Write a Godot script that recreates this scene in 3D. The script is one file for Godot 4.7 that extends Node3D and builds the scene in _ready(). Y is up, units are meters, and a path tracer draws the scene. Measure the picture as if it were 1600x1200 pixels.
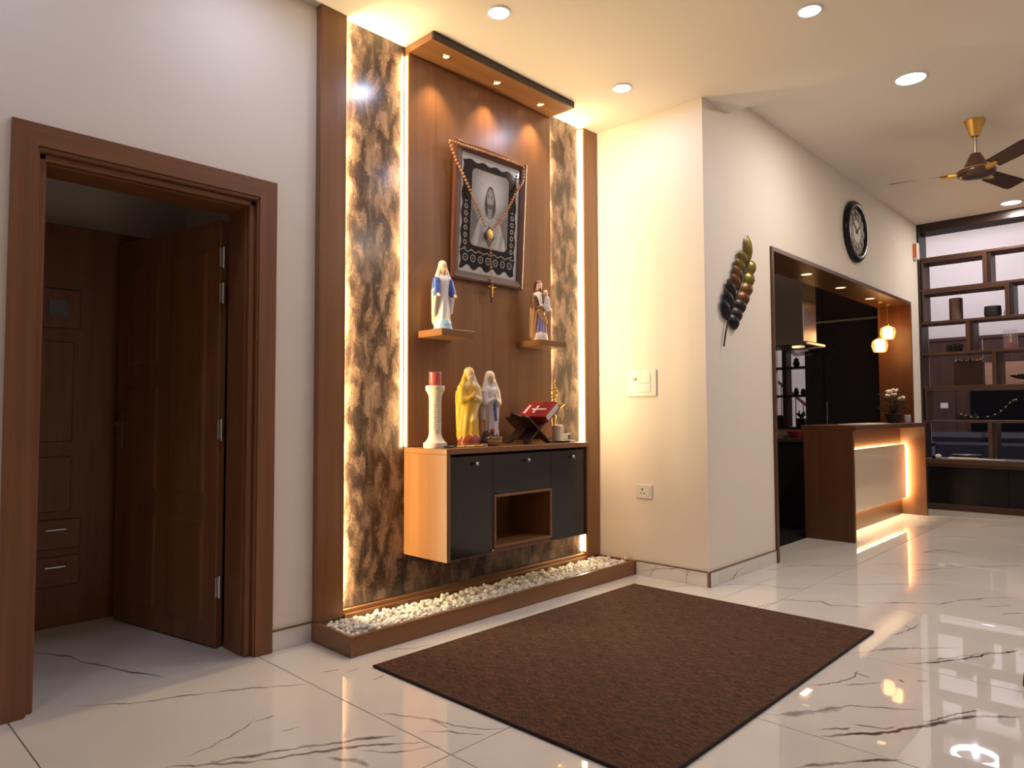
extends Node3D
# Entrance hall with a lit altar niche, an open kitchen pass-through and a shelf divider. x runs along the altar wall, z comes out of it.

const EYE := Vector3(0, 1.14, 0)
const FOCAL := 1090.234          # focal length in pixels of the 1600 x 1200 frame
const YAW := 46.1326
const PITCH := 2.4959
const ROLL := -0.2203
const CEIL := 3.28
const CEIL_FAR := 3.43
const WALL := -3.21              # altar wall face
const PASS := -2.28              # face of the wall with the kitchen opening

var cam_r: Vector3
var cam_u: Vector3
var cam_f: Vector3
var taken := {}
var M := {}
var rng := RandomNumberGenerator.new()

# ---------------------------------------------------------------- mesh builder
class B:
	var v := PackedVector3Array()
	var n := PackedVector3Array()
	var uv := PackedVector2Array()
	var c := PackedColorArray()
	var ix := PackedInt32Array()
	var grain := 1
	var col := Color.WHITE
	var xf := Transform3D.IDENTITY
	func vert(p: Vector3, nn: Vector3, t: Vector2) -> int:
		v.append(xf * p)
		n.append((xf.basis * nn).normalized())
		uv.append(t)
		c.append(col)
		return v.size() - 1
	func tri(a: int, b: int, d: int) -> void:
		var g := (v[b] - v[a]).cross(v[d] - v[a])
		if g.dot(n[a] + n[b] + n[d]) > 0.0:
			ix.append_array(PackedInt32Array([a, d, b]))
		else:
			ix.append_array(PackedInt32Array([a, b, d]))
	func flat_uv(p: Vector3, nn: Vector3) -> Vector2:
		var a := nn.abs()
		var ax := 0
		if a.y >= a.x and a.y >= a.z: ax = 1
		elif a.z >= a.x: ax = 2
		var rest := []
		for k in 3:
			if k != ax: rest.append(k)
		if rest[0] == grain: return Vector2(p[rest[1]], p[rest[0]])
		if rest[1] == grain: return Vector2(p[rest[0]], p[rest[1]])
		return Vector2(p[rest[0]], p[rest[1]])
	func face(pts: Array, nn := Vector3.ZERO) -> void:
		if nn == Vector3.ZERO:
			nn = -((pts[1] - pts[0]).cross(pts[2] - pts[0])).normalized()
		var id := []
		for p in pts: id.append(vert(p, nn, flat_uv(p, nn)))
		for k in range(1, pts.size() - 1): tri(id[0], id[k], id[k + 1])
	func box(lo: Vector3, hi: Vector3, bev := 0.0) -> void:
		var ct := (lo + hi) * 0.5
		var h := (hi - lo) * 0.5
		if bev <= 0.0:
			for ax in 3:
				for s in [-1.0, 1.0]:
					var nn := Vector3.ZERO
					nn[ax] = s
					var p := []
					for q in [[-1, -1], [1, -1], [1, 1], [-1, 1]]:
						var w := ct
						w[ax] += s * h[ax]
						w[(ax + 1) % 3] += q[0] * h[(ax + 1) % 3]
						w[(ax + 2) % 3] += q[1] * h[(ax + 2) % 3]
						p.append(w)
					face(p, nn)
			return
		bev = minf(bev, minf(h.x, minf(h.y, h.z)) * 0.9)
		for ax in 3:
			var a1 := (ax + 1) % 3
			var a2 := (ax + 2) % 3
			for s in [-1.0, 1.0]:
				var nn := Vector3.ZERO
				nn[ax] = s
				var p := []
				for q in [[-1, -1], [1, -1], [1, 1], [-1, 1]]:
					var w := ct
					w[ax] += s * h[ax]
					w[a1] += q[0] * (h[a1] - bev)
					w[a2] += q[1] * (h[a2] - bev)
					p.append(w)
				face(p, nn)
			for s1 in [-1.0, 1.0]:
				for s2 in [-1.0, 1.0]:
					var e := Vector3.ZERO
					e[a1] = s1
					e[a2] = s2
					var p := []
					for q in [[-1, 0], [1, 0], [1, 1], [-1, 1]]:
						var w := ct
						w[ax] += q[0] * (h[ax] - bev)
						w[a1] += s1 * (h[a1] - (bev if q[1] == 0 else 0.0))
						w[a2] += s2 * (h[a2] - (0.0 if q[1] == 0 else bev))
						p.append(w)
					face(p, e.normalized())
		for sx in [-1.0, 1.0]:
			for sy in [-1.0, 1.0]:
				for sz in [-1.0, 1.0]:
					var s := Vector3(sx, sy, sz)
					face([ct + s * (h - Vector3(0, bev, bev)), ct + s * (h - Vector3(bev, 0, bev)), ct + s * (h - Vector3(bev, bev, 0))], s.normalized())
	func grid(P: Array, wrap_u := false, out_from = null, toward := Vector3.ZERO) -> void:
		# P: rows of equal length; smooth normals pointing away from out_from, or to the side of toward
		var rows := P.size()
		var cols: int = P[0].size()
		var base := v.size()
		var nrm := []
		for r in rows:
			for k in cols:
				var kl := (k - 1 + cols) % cols if wrap_u else maxi(k - 1, 0)
				var kr := (k + 1) % cols if wrap_u else mini(k + 1, cols - 1)
				var du: Vector3 = P[r][kr] - P[r][kl]
				var dv: Vector3 = P[mini(r + 1, rows - 1)][k] - P[maxi(r - 1, 0)][k]
				if du.length() < 1e-7:
					var r2 := clampi(r + (1 if r == 0 else -1), 0, rows - 1)
					du = P[r2][kr] - P[r2][kl]
				var nn := du.cross(dv)
				nrm.append(nn.normalized() if nn.length() > 1e-12 else Vector3.UP)
		var s := 1.0
		if out_from != null:
			var acc := 0.0
			for r in rows:
				for k in cols:
					acc += nrm[r * cols + k].dot((P[r][k] - out_from).normalized())
			if acc < 0.0: s = -1.0
		elif toward != Vector3.ZERO:
			var acc2 := 0.0
			for q in nrm: acc2 += q.dot(toward)
			if acc2 < 0.0: s = -1.0
		for r in rows:
			for k in cols:
				vert(P[r][k], nrm[r * cols + k] * s, Vector2(float(k) / cols, float(r) / maxi(rows - 1, 1)))
		for r in rows - 1:
			for k in (cols if wrap_u else cols - 1):
				var k2 := (k + 1) % cols
				var a := base + r * cols + k
				var b := base + r * cols + k2
				var d := base + (r + 1) * cols + k2
				var e := base + (r + 1) * cols + k
				tri(a, b, d)
				tri(a, d, e)
	func lathe(prof: Array, segs := 24, at := Vector3.ZERO, sx := 1.0, sz := 1.0, flute := 0, amp := 0.0) -> void:
		# prof: Vector2(radius, y), sharp where points repeat
		var runs := [[prof[0]]]
		for k in range(1, prof.size()):
			if prof[k].distance_to(prof[k - 1]) < 1e-6: runs.append([prof[k]])
			else: runs[-1].append(prof[k])
		for run in runs:
			if run.size() < 2: continue
			var P := []
			for q in run:
				var row := []
				for k in segs:
					var a := TAU * k / segs
					var r: float = q.x * (1.0 + amp * cos(flute * a))
					row.append(at + Vector3(cos(a) * r * sx, q.y, sin(a) * r * sz))
				P.append(row)
			var lo: Vector2 = run[0]
			var hi: Vector2 = run[-1]
			var cy := (lo.y + hi.y) * 0.5
			if absf(hi.y - lo.y) < 1e-5:
				# a flat disc: normal up or down by order of radii (outwards in = up)
				var up := Vector3(0, 1, 0) if hi.x < lo.x else Vector3(0, -1, 0)
				var base := v.size()
				for row in P:
					for p in row: vert(p, up, Vector2(p.x - at.x, p.z - at.z))
				for r in P.size() - 1:
					for k in segs:
						var k2 := (k + 1) % segs
						tri(base + r * segs + k, base + r * segs + k2, base + (r + 1) * segs + k2)
						tri(base + r * segs + k, base + (r + 1) * segs + k2, base + (r + 1) * segs + k)
			else:
				var mx := 0.0
				for q in run: mx = maxf(mx, q.x)
				grid_out(P, at, cy)
	func grid_out(P: Array, at: Vector3, cy: float) -> void:
		grid(P, true, at + Vector3(0, cy, 0))
	func tube(path: Array, r, segs := 10, closed := false) -> void:
		var P := []
		var m := path.size()
		var side := Vector3.ZERO
		for k in m:
			var a: Vector3 = path[(k - 1 + m) % m] if closed else path[maxi(k - 1, 0)]
			var b: Vector3 = path[(k + 1) % m] if closed else path[mini(k + 1, m - 1)]
			var t := (b - a).normalized()
			if side == Vector3.ZERO:
				side = t.cross(Vector3.UP if absf(t.y) < 0.9 else Vector3.RIGHT).normalized()
			side = (side - t * side.dot(t)).normalized()
			var up := t.cross(side)
			var rr: float = r[k] if r is Array else r
			var row := []
			for q in segs:
				var an := TAU * q / segs
				row.append(path[k] + (side * cos(an) + up * sin(an)) * rr)
			P.append(row)
		if closed: P.append(P[0])
		grid(P, true)
		if not closed:
			for e in [0, m - 1]:
				var t2: Vector3 = (path[0] - path[1]).normalized() if e == 0 else (path[m - 1] - path[m - 2]).normalized()
				face(P[e], t2)
	func ball(ct: Vector3, r: Vector3, rings := 10, segs := 14) -> void:
		var P := []
		for k in rings + 1:
			var a := PI * k / rings
			var row := []
			for q in segs:
				var b := TAU * q / segs
				row.append(ct + Vector3(sin(a) * cos(b) * r.x, -cos(a) * r.y, sin(a) * sin(b) * r.z))
			P.append(row)
		grid(P, true, ct)
	func prism(poly: Array, lo: float, hi: float, axis := 2) -> void:
		# poly: Vector2 outline (convex or not) in the plane across axis, extruded from lo to hi
		var pk := PackedVector2Array(poly)
		var at3 := func(p: Vector2, d: float) -> Vector3:
			if axis == 2: return Vector3(p.x, p.y, d)
			if axis == 1: return Vector3(p.x, d, p.y)
			return Vector3(d, p.y, p.x)
		var ids := Geometry2D.triangulate_polygon(pk)
		for e in [lo, hi]:
			var nn := Vector3.ZERO
			nn[axis] = -1.0 if e == lo else 1.0
			for k in range(0, ids.size(), 3):
				face([at3.call(pk[ids[k]], e), at3.call(pk[ids[k + 1]], e), at3.call(pk[ids[k + 2]], e)], nn)
		var cw := 1.0 if Geometry2D.is_polygon_clockwise(pk) else -1.0
		for k in pk.size():
			var a := pk[k]
			var b := pk[(k + 1) % pk.size()]
			var o2 := Vector2(-(b - a).y, (b - a).x).normalized() * cw
			var z0: Vector3 = at3.call(Vector2.ZERO, 0.0)
			face([at3.call(a, lo), at3.call(b, lo), at3.call(b, hi), at3.call(a, hi)], (at3.call(o2, 0.0) - z0).normalized())
	func mesh() -> ArrayMesh:
		var a := []
		a.resize(Mesh.ARRAY_MAX)
		a[Mesh.ARRAY_VERTEX] = v
		a[Mesh.ARRAY_NORMAL] = n
		a[Mesh.ARRAY_TEX_UV] = uv
		a[Mesh.ARRAY_COLOR] = c
		a[Mesh.ARRAY_INDEX] = ix
		var m := ArrayMesh.new()
		m.add_surface_from_arrays(Mesh.PRIMITIVE_TRIANGLES, a)
		return m

# ---------------------------------------------------------------- nodes
func numbered(called: String) -> String:
	if not taken.has(called):
		taken[called] = 0
		return called
	taken[called] += 1
	return "%s_%03d" % [called, taken[called]]

func tag(o: Node3D, label: String, category: String, group := "") -> Node3D:
	o.set_meta("label", label)
	o.set_meta("category", category)
	if group: o.set_meta("group", group)
	return o

func thing(called: String, label: String, category: String, at := Vector3.ZERO, group := "", turn := 0.0) -> Node3D:
	var o := Node3D.new()
	o.name = numbered(called)
	add_child(o)
	o.position = at
	o.rotation.y = turn
	return tag(o, label, category, group)

func part(called: String, b, m: Material, parent: Node3D, at := Vector3.ZERO) -> MeshInstance3D:
	var o := MeshInstance3D.new()
	o.mesh = b.mesh() if b is B else b
	o.material_override = m
	o.name = called if parent != self else numbered(called)
	parent.add_child(o, true)
	o.position = at
	return o

func struct(called: String, b, m: Material) -> MeshInstance3D:
	var o := part(called, b, m, self)
	o.set_meta("kind", "structure")
	return o

func boxb(lo: Vector3, hi: Vector3, bev := 0.0, grain := 1) -> B:
	var b := B.new()
	b.grain = grain
	b.box(lo, hi, bev)
	return b

func pbox(called: String, lo: Vector3, hi: Vector3, m: Material, parent: Node3D, bev := 0.0, grain := 1) -> MeshInstance3D:
	return part(called, boxb(lo, hi, bev, grain), m, parent)

# ---------------------------------------------------------------- from pixels of the photograph to points on known planes
func aim(u: float, w: float) -> Vector3:
	return cam_r * ((u - 800.0) / FOCAL) - cam_u * ((w - 600.0) / FOCAL) + cam_f

func on(u: float, w: float, axis: int, val: float) -> Vector3:
	var d := aim(u, w)
	return EYE + d * ((val - EYE[axis]) / d[axis])

# ---------------------------------------------------------------- materials
func lin(r: float, g: float, b: float) -> Color:
	return Color(r, g, b).linear_to_srgb()

func mat(c: Color, rough := 0.5, metal := 0.0, tex: Texture2D = null, uvs := Vector3.ONE) -> StandardMaterial3D:
	var m := StandardMaterial3D.new()
	m.albedo_color = c
	m.roughness = rough
	m.metallic = metal
	if tex:
		m.albedo_texture = tex
		m.uv1_scale = uvs
	return m

func glow(c: Color, e: float) -> StandardMaterial3D:
	var m := mat(Color(0.9, 0.9, 0.9), 0.5)
	m.emission_enabled = true
	m.emission = c
	m.emission_energy_multiplier = e
	return m

func glass(c: Color, a: float, rough := 0.03) -> StandardMaterial3D:
	var m := mat(Color(c.r, c.g, c.b, a), rough)
	m.transparency = BaseMaterial3D.TRANSPARENCY_ALPHA
	return m

func noise(freq: float, seed: int, kind := FastNoiseLite.TYPE_SIMPLEX_SMOOTH, frac := FastNoiseLite.FRACTAL_FBM, oct := 4) -> FastNoiseLite:
	var f := FastNoiseLite.new()
	f.noise_type = kind
	f.frequency = freq
	f.seed = seed
	f.fractal_type = frac
	f.fractal_octaves = oct
	return f

func nbytes(f: FastNoiseLite, w: int, h: int, gw := 0, gh := 0) -> PackedByteArray:
	# seamless noise made at gw x gh, stretched to w x h
	var im := f.get_seamless_image(gw if gw else w, gh if gh else h)
	im.convert(Image.FORMAT_L8)
	if gw: im.resize(w, h, Image.INTERPOLATE_CUBIC)
	return im.get_data()

func tex_of(w: int, h: int, d: PackedByteArray, fmt := Image.FORMAT_RGB8) -> ImageTexture:
	return ImageTexture.create_from_image(Image.create_from_data(w, h, false, fmt, d))

func wood_texture() -> ImageTexture:
	var w := 512
	var h := 512
	var a := nbytes(noise(0.03, 3), w, h, 512, 24)
	var b := nbytes(noise(0.16, 7), w, h, 512, 12)
	var k := nbytes(noise(0.012, 11), w, h, 256, 64)
	var d := PackedByteArray()
	d.resize(w * h * 3)
	for i in w * h:
		var s: float = 0.86 + 0.035 * (a[i] / 255.0 - 0.5) * 2.0 + 0.035 * (b[i] / 255.0 - 0.5) * 2.0 + 0.06 * (k[i] / 255.0 - 0.5) * 2.0
		var r := clampf(s, 0.3, 1.0)
		d[i * 3] = int(255 * r)
		d[i * 3 + 1] = int(255 * r * (0.94 + 0.06 * r))
		d[i * 3 + 2] = int(255 * r * (0.88 + 0.12 * r))
	return tex_of(w, h, d)

func stone_texture() -> ImageTexture:
	# brown polished stone with drawn-out swirls
	var w := 512
	var h := 1024
	var f1 := noise(0.012, 21, FastNoiseLite.TYPE_SIMPLEX_SMOOTH, FastNoiseLite.FRACTAL_FBM, 6)
	f1.domain_warp_enabled = true
	f1.domain_warp_amplitude = 90.0
	f1.domain_warp_frequency = 0.013
	f1.domain_warp_fractal_octaves = 4
	var f2 := noise(0.014, 33, FastNoiseLite.TYPE_SIMPLEX_SMOOTH, FastNoiseLite.FRACTAL_RIDGED, 5)
	f2.domain_warp_enabled = true
	f2.domain_warp_amplitude = 110.0
	f2.domain_warp_frequency = 0.012
	f2.domain_warp_fractal_octaves = 4
	var f3 := noise(0.10, 5, FastNoiseLite.TYPE_SIMPLEX_SMOOTH, FastNoiseLite.FRACTAL_RIDGED, 4)
	f3.domain_warp_enabled = true
	f3.domain_warp_amplitude = 40.0
	f3.domain_warp_frequency = 0.02
	var a := nbytes(f1, w, h, 512, 480)
	var b := nbytes(f2, w, h, 512, 440)
	var c := nbytes(f3, w, h, 512, 300)
	var d := PackedByteArray()
	d.resize(w * h * 3)
	for i in w * h:
		var t: float = clampf((a[i] / 255.0 - 0.28) / 0.5, 0, 1)
		var r: float = b[i] / 255.0
		var g: float = c[i] / 255.0 - 0.5
		t = clampf(t + g * 0.5, 0, 1)
		var v: float = smoothstep(0.70, 0.98, r) * 0.55 * clampf(t + 0.3, 0, 1)
		var q: float = smoothstep(0.45, 0.15, r) * 0.45
		var k: float = t * (1.0 - q)
		var R := lerpf(0.21, 0.53, k)
		var G := lerpf(0.16, 0.43, k)
		var Bl := lerpf(0.135, 0.36, k)
		R = lerpf(R, 0.74, v); G = lerpf(G, 0.64, v); Bl = lerpf(Bl, 0.55, v)
		d[i * 3] = int(255 * R)
		d[i * 3 + 1] = int(255 * G)
		d[i * 3 + 2] = int(255 * Bl)
	return tex_of(w, h, d)

func rug_textures() -> Array:
	# woven cord rug: rows of short loops, each with its own tone
	var w := 512
	var d := PackedByteArray()
	var hgt := PackedByteArray()
	d.resize(w * w * 3)
	hgt.resize(w * w)
	var big := nbytes(noise(0.012, 91), w, w)
	var tone := PackedFloat32Array()
	tone.resize(64 * 64)
	for i in tone.size(): tone[i] = rng.randf()
	for y in w:
		var row := y / 8
		var fy := (y % 8) / 8.0
		for x in w:
			var xs := (x + (row * 37) % 512) % w
			var lp := xs / 28
			var fx := (xs % 28) / 28.0
			var hh := sin(PI * fy) * (0.35 + 0.65 * sin(PI * fx))
			var s := 0.55 + 0.45 * hh + (tone[(row % 64) * 64 + lp % 64] - 0.5) * 0.5 + (big[y * w + x] / 255.0 - 0.5) * 0.25
			s = clampf(s, 0.15, 1.25) / 1.25
			var i := y * w + x
			d[i * 3] = int(255 * s)
			d[i * 3 + 1] = int(255 * s)
			d[i * 3 + 2] = int(255 * s)
			hgt[i] = int(255 * clampf(hh, 0, 1))
	return [tex_of(w, w, d), tex_of(w, w, hgt, Image.FORMAT_L8)]

# veins of the floor marble: soft dark strokes stamped on a coverage field
func stamp(cov: PackedFloat32Array, w: int, h: int, px: Vector2, r: float, s: float) -> void:
	var x0 := maxi(int(px.x - r - 1), 0)
	var x1 := mini(int(px.x + r + 1), w - 1)
	var y0 := maxi(int(px.y - r - 1), 0)
	var y1 := mini(int(px.y + r + 1), h - 1)
	for y in range(y0, y1 + 1):
		for x in range(x0, x1 + 1):
			var dd := Vector2(x + 0.5, y + 0.5).distance_to(px) / r
			if dd < 1.0:
				var t := (1.0 - dd * dd) * s
				if t > cov[y * w + x]: cov[y * w + x] = t

func vein(cov: PackedFloat32Array, w: int, h: int, pts: Array, width: float, strength: float, jit: float) -> void:
	var f := noise(0.02, rng.randi() % 10000, FastNoiseLite.TYPE_SIMPLEX_SMOOTH, FastNoiseLite.FRACTAL_FBM, 4)
	var run := 0.0
	var total := 0.0
	for k in pts.size() - 1: total += (pts[k + 1] - pts[k]).length()
	for k in pts.size() - 1:
		var a: Vector2 = pts[k]
		var b: Vector2 = pts[k + 1]
		var ln := (b - a).length()
		var steps := maxi(int(ln / maxf(width * 0.35, 0.7)), 1)
		var nn := Vector2(-(b - a).y, (b - a).x).normalized()
		for q in steps:
			var t := float(q) / steps
			var at := run + ln * t
			var end := minf(1.0, minf(at, total - at) / (total * 0.15 + 0.01))
			var p := a.lerp(b, t) + nn * f.get_noise_1d(at * 1.3) * jit
			var wd := maxf(0.75, width * (0.35 + 0.65 * end) * (0.75 + 0.8 * f.get_noise_1d(at * 0.8 + 900.0)))
			stamp(cov, w, h, p, wd, strength * (0.45 + 0.55 * end) * (0.8 + 0.6 * f.get_noise_1d(at * 0.5 + 300.0)))
		run += ln

func marble(cov: PackedFloat32Array, w: int, h: int, seed: int) -> ImageTexture:
	var cl := nbytes(noise(0.008, seed, FastNoiseLite.TYPE_SIMPLEX_SMOOTH, FastNoiseLite.FRACTAL_FBM, 4), w, h, w / 4, h / 4)
	var d := PackedByteArray()
	d.resize(w * h * 3)
	for i in w * h:
		var s: float = 0.89 + 0.035 * (cl[i] / 127.5 - 1.0)
		var c := minf(cov[i] * 1.25, 0.95)
		d[i * 3] = int(255 * lerpf(s, 0.34, c))
		d[i * 3 + 1] = int(255 * lerpf(s * 0.985, 0.28, c))
		d[i * 3 + 2] = int(255 * lerpf(s * 0.965, 0.28, c))
	return tex_of(w, h, d)

func random_veins(cov: PackedFloat32Array, w: int, h: int, count: int, per_m: float) -> void:
	for k in count:
		var p := Vector2(rng.randf() * w, rng.randf() * h)
		var ang := deg_to_rad(rng.randf_range(28, 62))
		var pts := [p]
		for q in rng.randi_range(2, 6):
			ang += rng.randf_range(-0.35, 0.35)
			p += Vector2(cos(ang), sin(ang)) * rng.randf_range(0.06, 0.22) * per_m
			pts.append(p)
		vein(cov, w, h, pts, per_m * rng.randf_range(0.003, 0.008), rng.randf_range(0.25, 0.75), per_m * 0.02)

# ---------------------------------------------------------------- lamps
const COOL := Color(0.82, 0.86, 1.0)
const NEUTRAL := Color(1.0, 0.95, 0.9)
const WARM := Color(1.0, 0.88, 0.66)

func spot_lamp(parent: Node3D, at: Vector3, dir: Vector3, energy: float, angle: float, c: Color, size := 0.04, soft := 1.0) -> void:
	var l := SpotLight3D.new()
	l.name = "light"
	parent.add_child(l, true)
	l.position = at
	l.look_at_from_position(at + parent.position, at + parent.position + dir, Vector3.RIGHT if absf(dir.y) > 0.9 else Vector3.UP)
	l.light_color = c
	l.light_energy = energy
	l.spot_angle = angle
	l.spot_angle_attenuation = soft
	l.spot_range = 12.0
	l.spot_attenuation = 2.0
	l.light_size = size
	l.shadow_enabled = true

func bulb_lamp(parent: Node3D, at: Vector3, energy: float, c: Color, size := 0.04) -> void:
	var l := OmniLight3D.new()
	l.name = "light"
	parent.add_child(l, true)
	l.position = at
	l.light_color = c
	l.light_energy = energy
	l.omni_range = 15.0
	l.omni_attenuation = 2.0
	l.light_size = size
	l.shadow_enabled = true

func area_lamp(parent: Node3D, at: Vector3, rot: Vector3, size: Vector2, energy: float, c: Color) -> void:
	var l := AreaLight3D.new()
	l.name = "light"
	parent.add_child(l, true)
	l.position = at
	l.rotation_degrees = rot
	l.area_size = size
	l.light_color = c
	l.light_energy = energy
	l.area_range = 15.0
	l.area_attenuation = 2.0
	l.shadow_enabled = true

func downlight(at: Vector3, r: float, energy: float, label: String, group := "", c := COOL) -> void:
	var t := thing("ceiling_downlight", label, "downlight", at, group)
	var b := B.new()
	b.lathe([Vector2(r * 1.22, 0.0), Vector2(r * 1.2, -0.006), Vector2(r * 1.04, -0.009), Vector2(r * 1.0, -0.004)], 32)
	part("trim_ring", b, M.white_metal, t)
	var d := B.new()
	d.lathe([Vector2(0.0001, -0.005), Vector2(r * 1.01, -0.005)], 32)
	part("lamp_lens", d, M.cool_glow, t)
	area_lamp(t, Vector3(0, -0.012, 0), Vector3(-90, 0, 0), Vector2(r * 1.7, r * 1.7), energy, c)

# ---------------------------------------------------------------- figurines: a smooth union of tapered capsules meshed as surface nets
# prim: [a, b, ra, rb, colour, flat (z scale), fold count, fold depth]
func figurine(prims: Array, lo: Vector3, hi: Vector3, cell: float, k: float) -> B:
	var nx := int((hi.x - lo.x) / cell) + 2
	var ny := int((hi.y - lo.y) / cell) + 2
	var nz := int((hi.z - lo.z) / cell) + 2
	var val := PackedFloat32Array()
	val.resize(nx * ny * nz)
	val.fill(1.0)
	var np := prims.size()
	for pr in prims:
		var a: Vector3 = pr[0]
		var b: Vector3 = pr[1]
		var ra: float = pr[2]
		var rb: float = pr[3]
		var fz: float = pr[5]
		var folds: float = pr[6]
		var amp: float = pr[7]
		var m := maxf(ra, rb) + k * 2.0 + cell * 2.0 + amp
		var l3 := a.min(b) - Vector3(m, m, m * maxf(1.0, fz))
		var h3 := a.max(b) + Vector3(m, m, m * maxf(1.0, fz))
		var i0 := ((l3 - lo) / cell).floor()
		var i1 := ((h3 - lo) / cell).ceil()
		var a2 := Vector3(a.x, a.y, a.z / fz)
		var ab := Vector3(b.x, b.y, b.z / fz) - a2
		var ll := maxf(ab.length_squared(), 1e-9)
		for z in range(maxi(int(i0.z), 0), mini(int(i1.z) + 1, nz)):
			for y in range(maxi(int(i0.y), 0), mini(int(i1.y) + 1, ny)):
				for x in range(maxi(int(i0.x), 0), mini(int(i1.x) + 1, nx)):
					var p := Vector3(lo.x + x * cell, lo.y + y * cell, (lo.z + z * cell) / fz)
					var t := clampf((p - a2).dot(ab) / ll, 0.0, 1.0)
					var q := p - a2 - ab * t
					var d := q.length() - lerpf(ra, rb, t)
					if folds > 0.0:
						d -= amp * (1.0 - t) * sin(folds * atan2(q.z, q.x) + p.y * 14.0)
					var i := (z * ny + y) * nx + x
					var o := val[i]
					var hh := maxf(k - absf(o - d), 0.0) / k
					val[i] = minf(o, d) - hh * hh * k * 0.25
	var out := B.new()
	var idx := PackedInt32Array()
	idx.resize(nx * ny * nz)
	idx.fill(-1)
	for z in nz - 1:
		for y in ny - 1:
			var base := (z * ny + y) * nx
			for x in nx - 1:
				var i := base + x
				var e := [val[i], val[i + 1], val[i + nx], val[i + nx + 1], val[i + nx * ny], val[i + nx * ny + 1], val[i + nx * ny + nx], val[i + nx * ny + nx + 1]]
				var neg := 0
				for q in e:
					if q < 0.0: neg += 1
				if neg == 0 or neg == 8: continue
				var sum := Vector3.ZERO
				var cnt := 0
				for ed in [[0, 1], [2, 3], [4, 5], [6, 7], [0, 2], [1, 3], [4, 6], [5, 7], [0, 4], [1, 5], [2, 6], [3, 7]]:
					var va: float = e[ed[0]]
					var vb: float = e[ed[1]]
					if (va < 0.0) == (vb < 0.0): continue
					var t := va / (va - vb)
					var pa := Vector3(ed[0] & 1, (ed[0] >> 1) & 1, ed[0] >> 2)
					var pb := Vector3(ed[1] & 1, (ed[1] >> 1) & 1, ed[1] >> 2)
					sum += pa.lerp(pb, t)
					cnt += 1
				var p := lo + (Vector3(x, y, z) + sum / cnt) * cell
				var g := Vector3(e[1] + e[3] + e[5] + e[7] - e[0] - e[2] - e[4] - e[6], e[2] + e[3] + e[6] + e[7] - e[0] - e[1] - e[4] - e[5], e[4] + e[5] + e[6] + e[7] - e[0] - e[1] - e[2] - e[3])
				var best := 1e9
				var cc := Color.WHITE
				for pr in prims:
					var fz: float = pr[5]
					var a2 := Vector3(pr[0].x, pr[0].y, pr[0].z / fz)
					var ab := Vector3(pr[1].x, pr[1].y, pr[1].z / fz) - a2
					var p2 := Vector3(p.x, p.y, p.z / fz)
					var t := clampf((p2 - a2).dot(ab) / maxf(ab.length_squared(), 1e-9), 0.0, 1.0)
					var q := p2 - a2 - ab * t
					var d: float = q.length() - lerpf(pr[2], pr[3], t)
					if pr[6] > 0.0: d -= pr[7] * (1.0 - t) * sin(pr[6] * atan2(q.z, q.x) + p.y * 14.0)
					if d < best:
						best = d
						cc = pr[4]
				out.col = cc
				idx[i] = out.vert(p, g.normalized(), Vector2(p.x, p.y))
	for z in range(1, nz - 1):
		for y in range(1, ny - 1):
			for x in range(1, nx - 1):
				var i := (z * ny + y) * nx + x
				var s := val[i] < 0.0
				for ax in 3:
					var st: int = [1, nx, nx * ny][ax]
					if s == (val[i + st] < 0.0): continue
					var u: int = [nx, nx * ny, 1][ax]
					var w: int = [nx * ny, 1, nx][ax]
					var q := [idx[i], idx[i - u], idx[i - u - w], idx[i - w]]
					if q.min() < 0: continue
					out.tri(q[0], q[1], q[2])
					out.tri(q[0], q[2], q[3])
	return out

func _ready() -> void:
	rng.seed = 20240611
	# ------------------------------------------------ camera, environment, exposure
	var yw := deg_to_rad(YAW)
	var pt := deg_to_rad(PITCH)
	var rl := deg_to_rad(ROLL)
	cam_f = Vector3(sin(yw) * cos(pt), sin(pt), -cos(yw) * cos(pt))
	var r0 := Vector3(cos(yw), 0, sin(yw))
	var u0 := r0.cross(cam_f)
	cam_r = r0 * cos(rl) + u0 * sin(rl)
	cam_u = u0 * cos(rl) - r0 * sin(rl)
	var cam := Camera3D.new()
	cam.name = "camera"
	cam.fov = rad_to_deg(2.0 * atan(600.0 / FOCAL))
	cam.near = 0.05
	cam.far = 60.0
	cam.transform = Transform3D(Basis(cam_r, cam_u, -cam_f), EYE)
	add_child(cam)
	cam.current = true
	var env := Environment.new()
	env.background_mode = Environment.BG_COLOR
	env.background_color = Color(0.01, 0.012, 0.02)
	env.tonemap_mode = Environment.TONE_MAPPER_LINEAR
	env.tonemap_exposure = 0.93
	env.sdfgi_enabled = true
	env.ssao_enabled = true
	env.ssil_enabled = true
	var we := WorldEnvironment.new()
	we.name = "environment"
	we.environment = env
	add_child(we)

	materials()
	shell()
	floor_tiles()
	ceiling_lights()
	door()
	altar()
	altar_objects()
	hall_objects()
	pass_through()
	kitchen()
	divider()
	living_room()
	fan()

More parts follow.
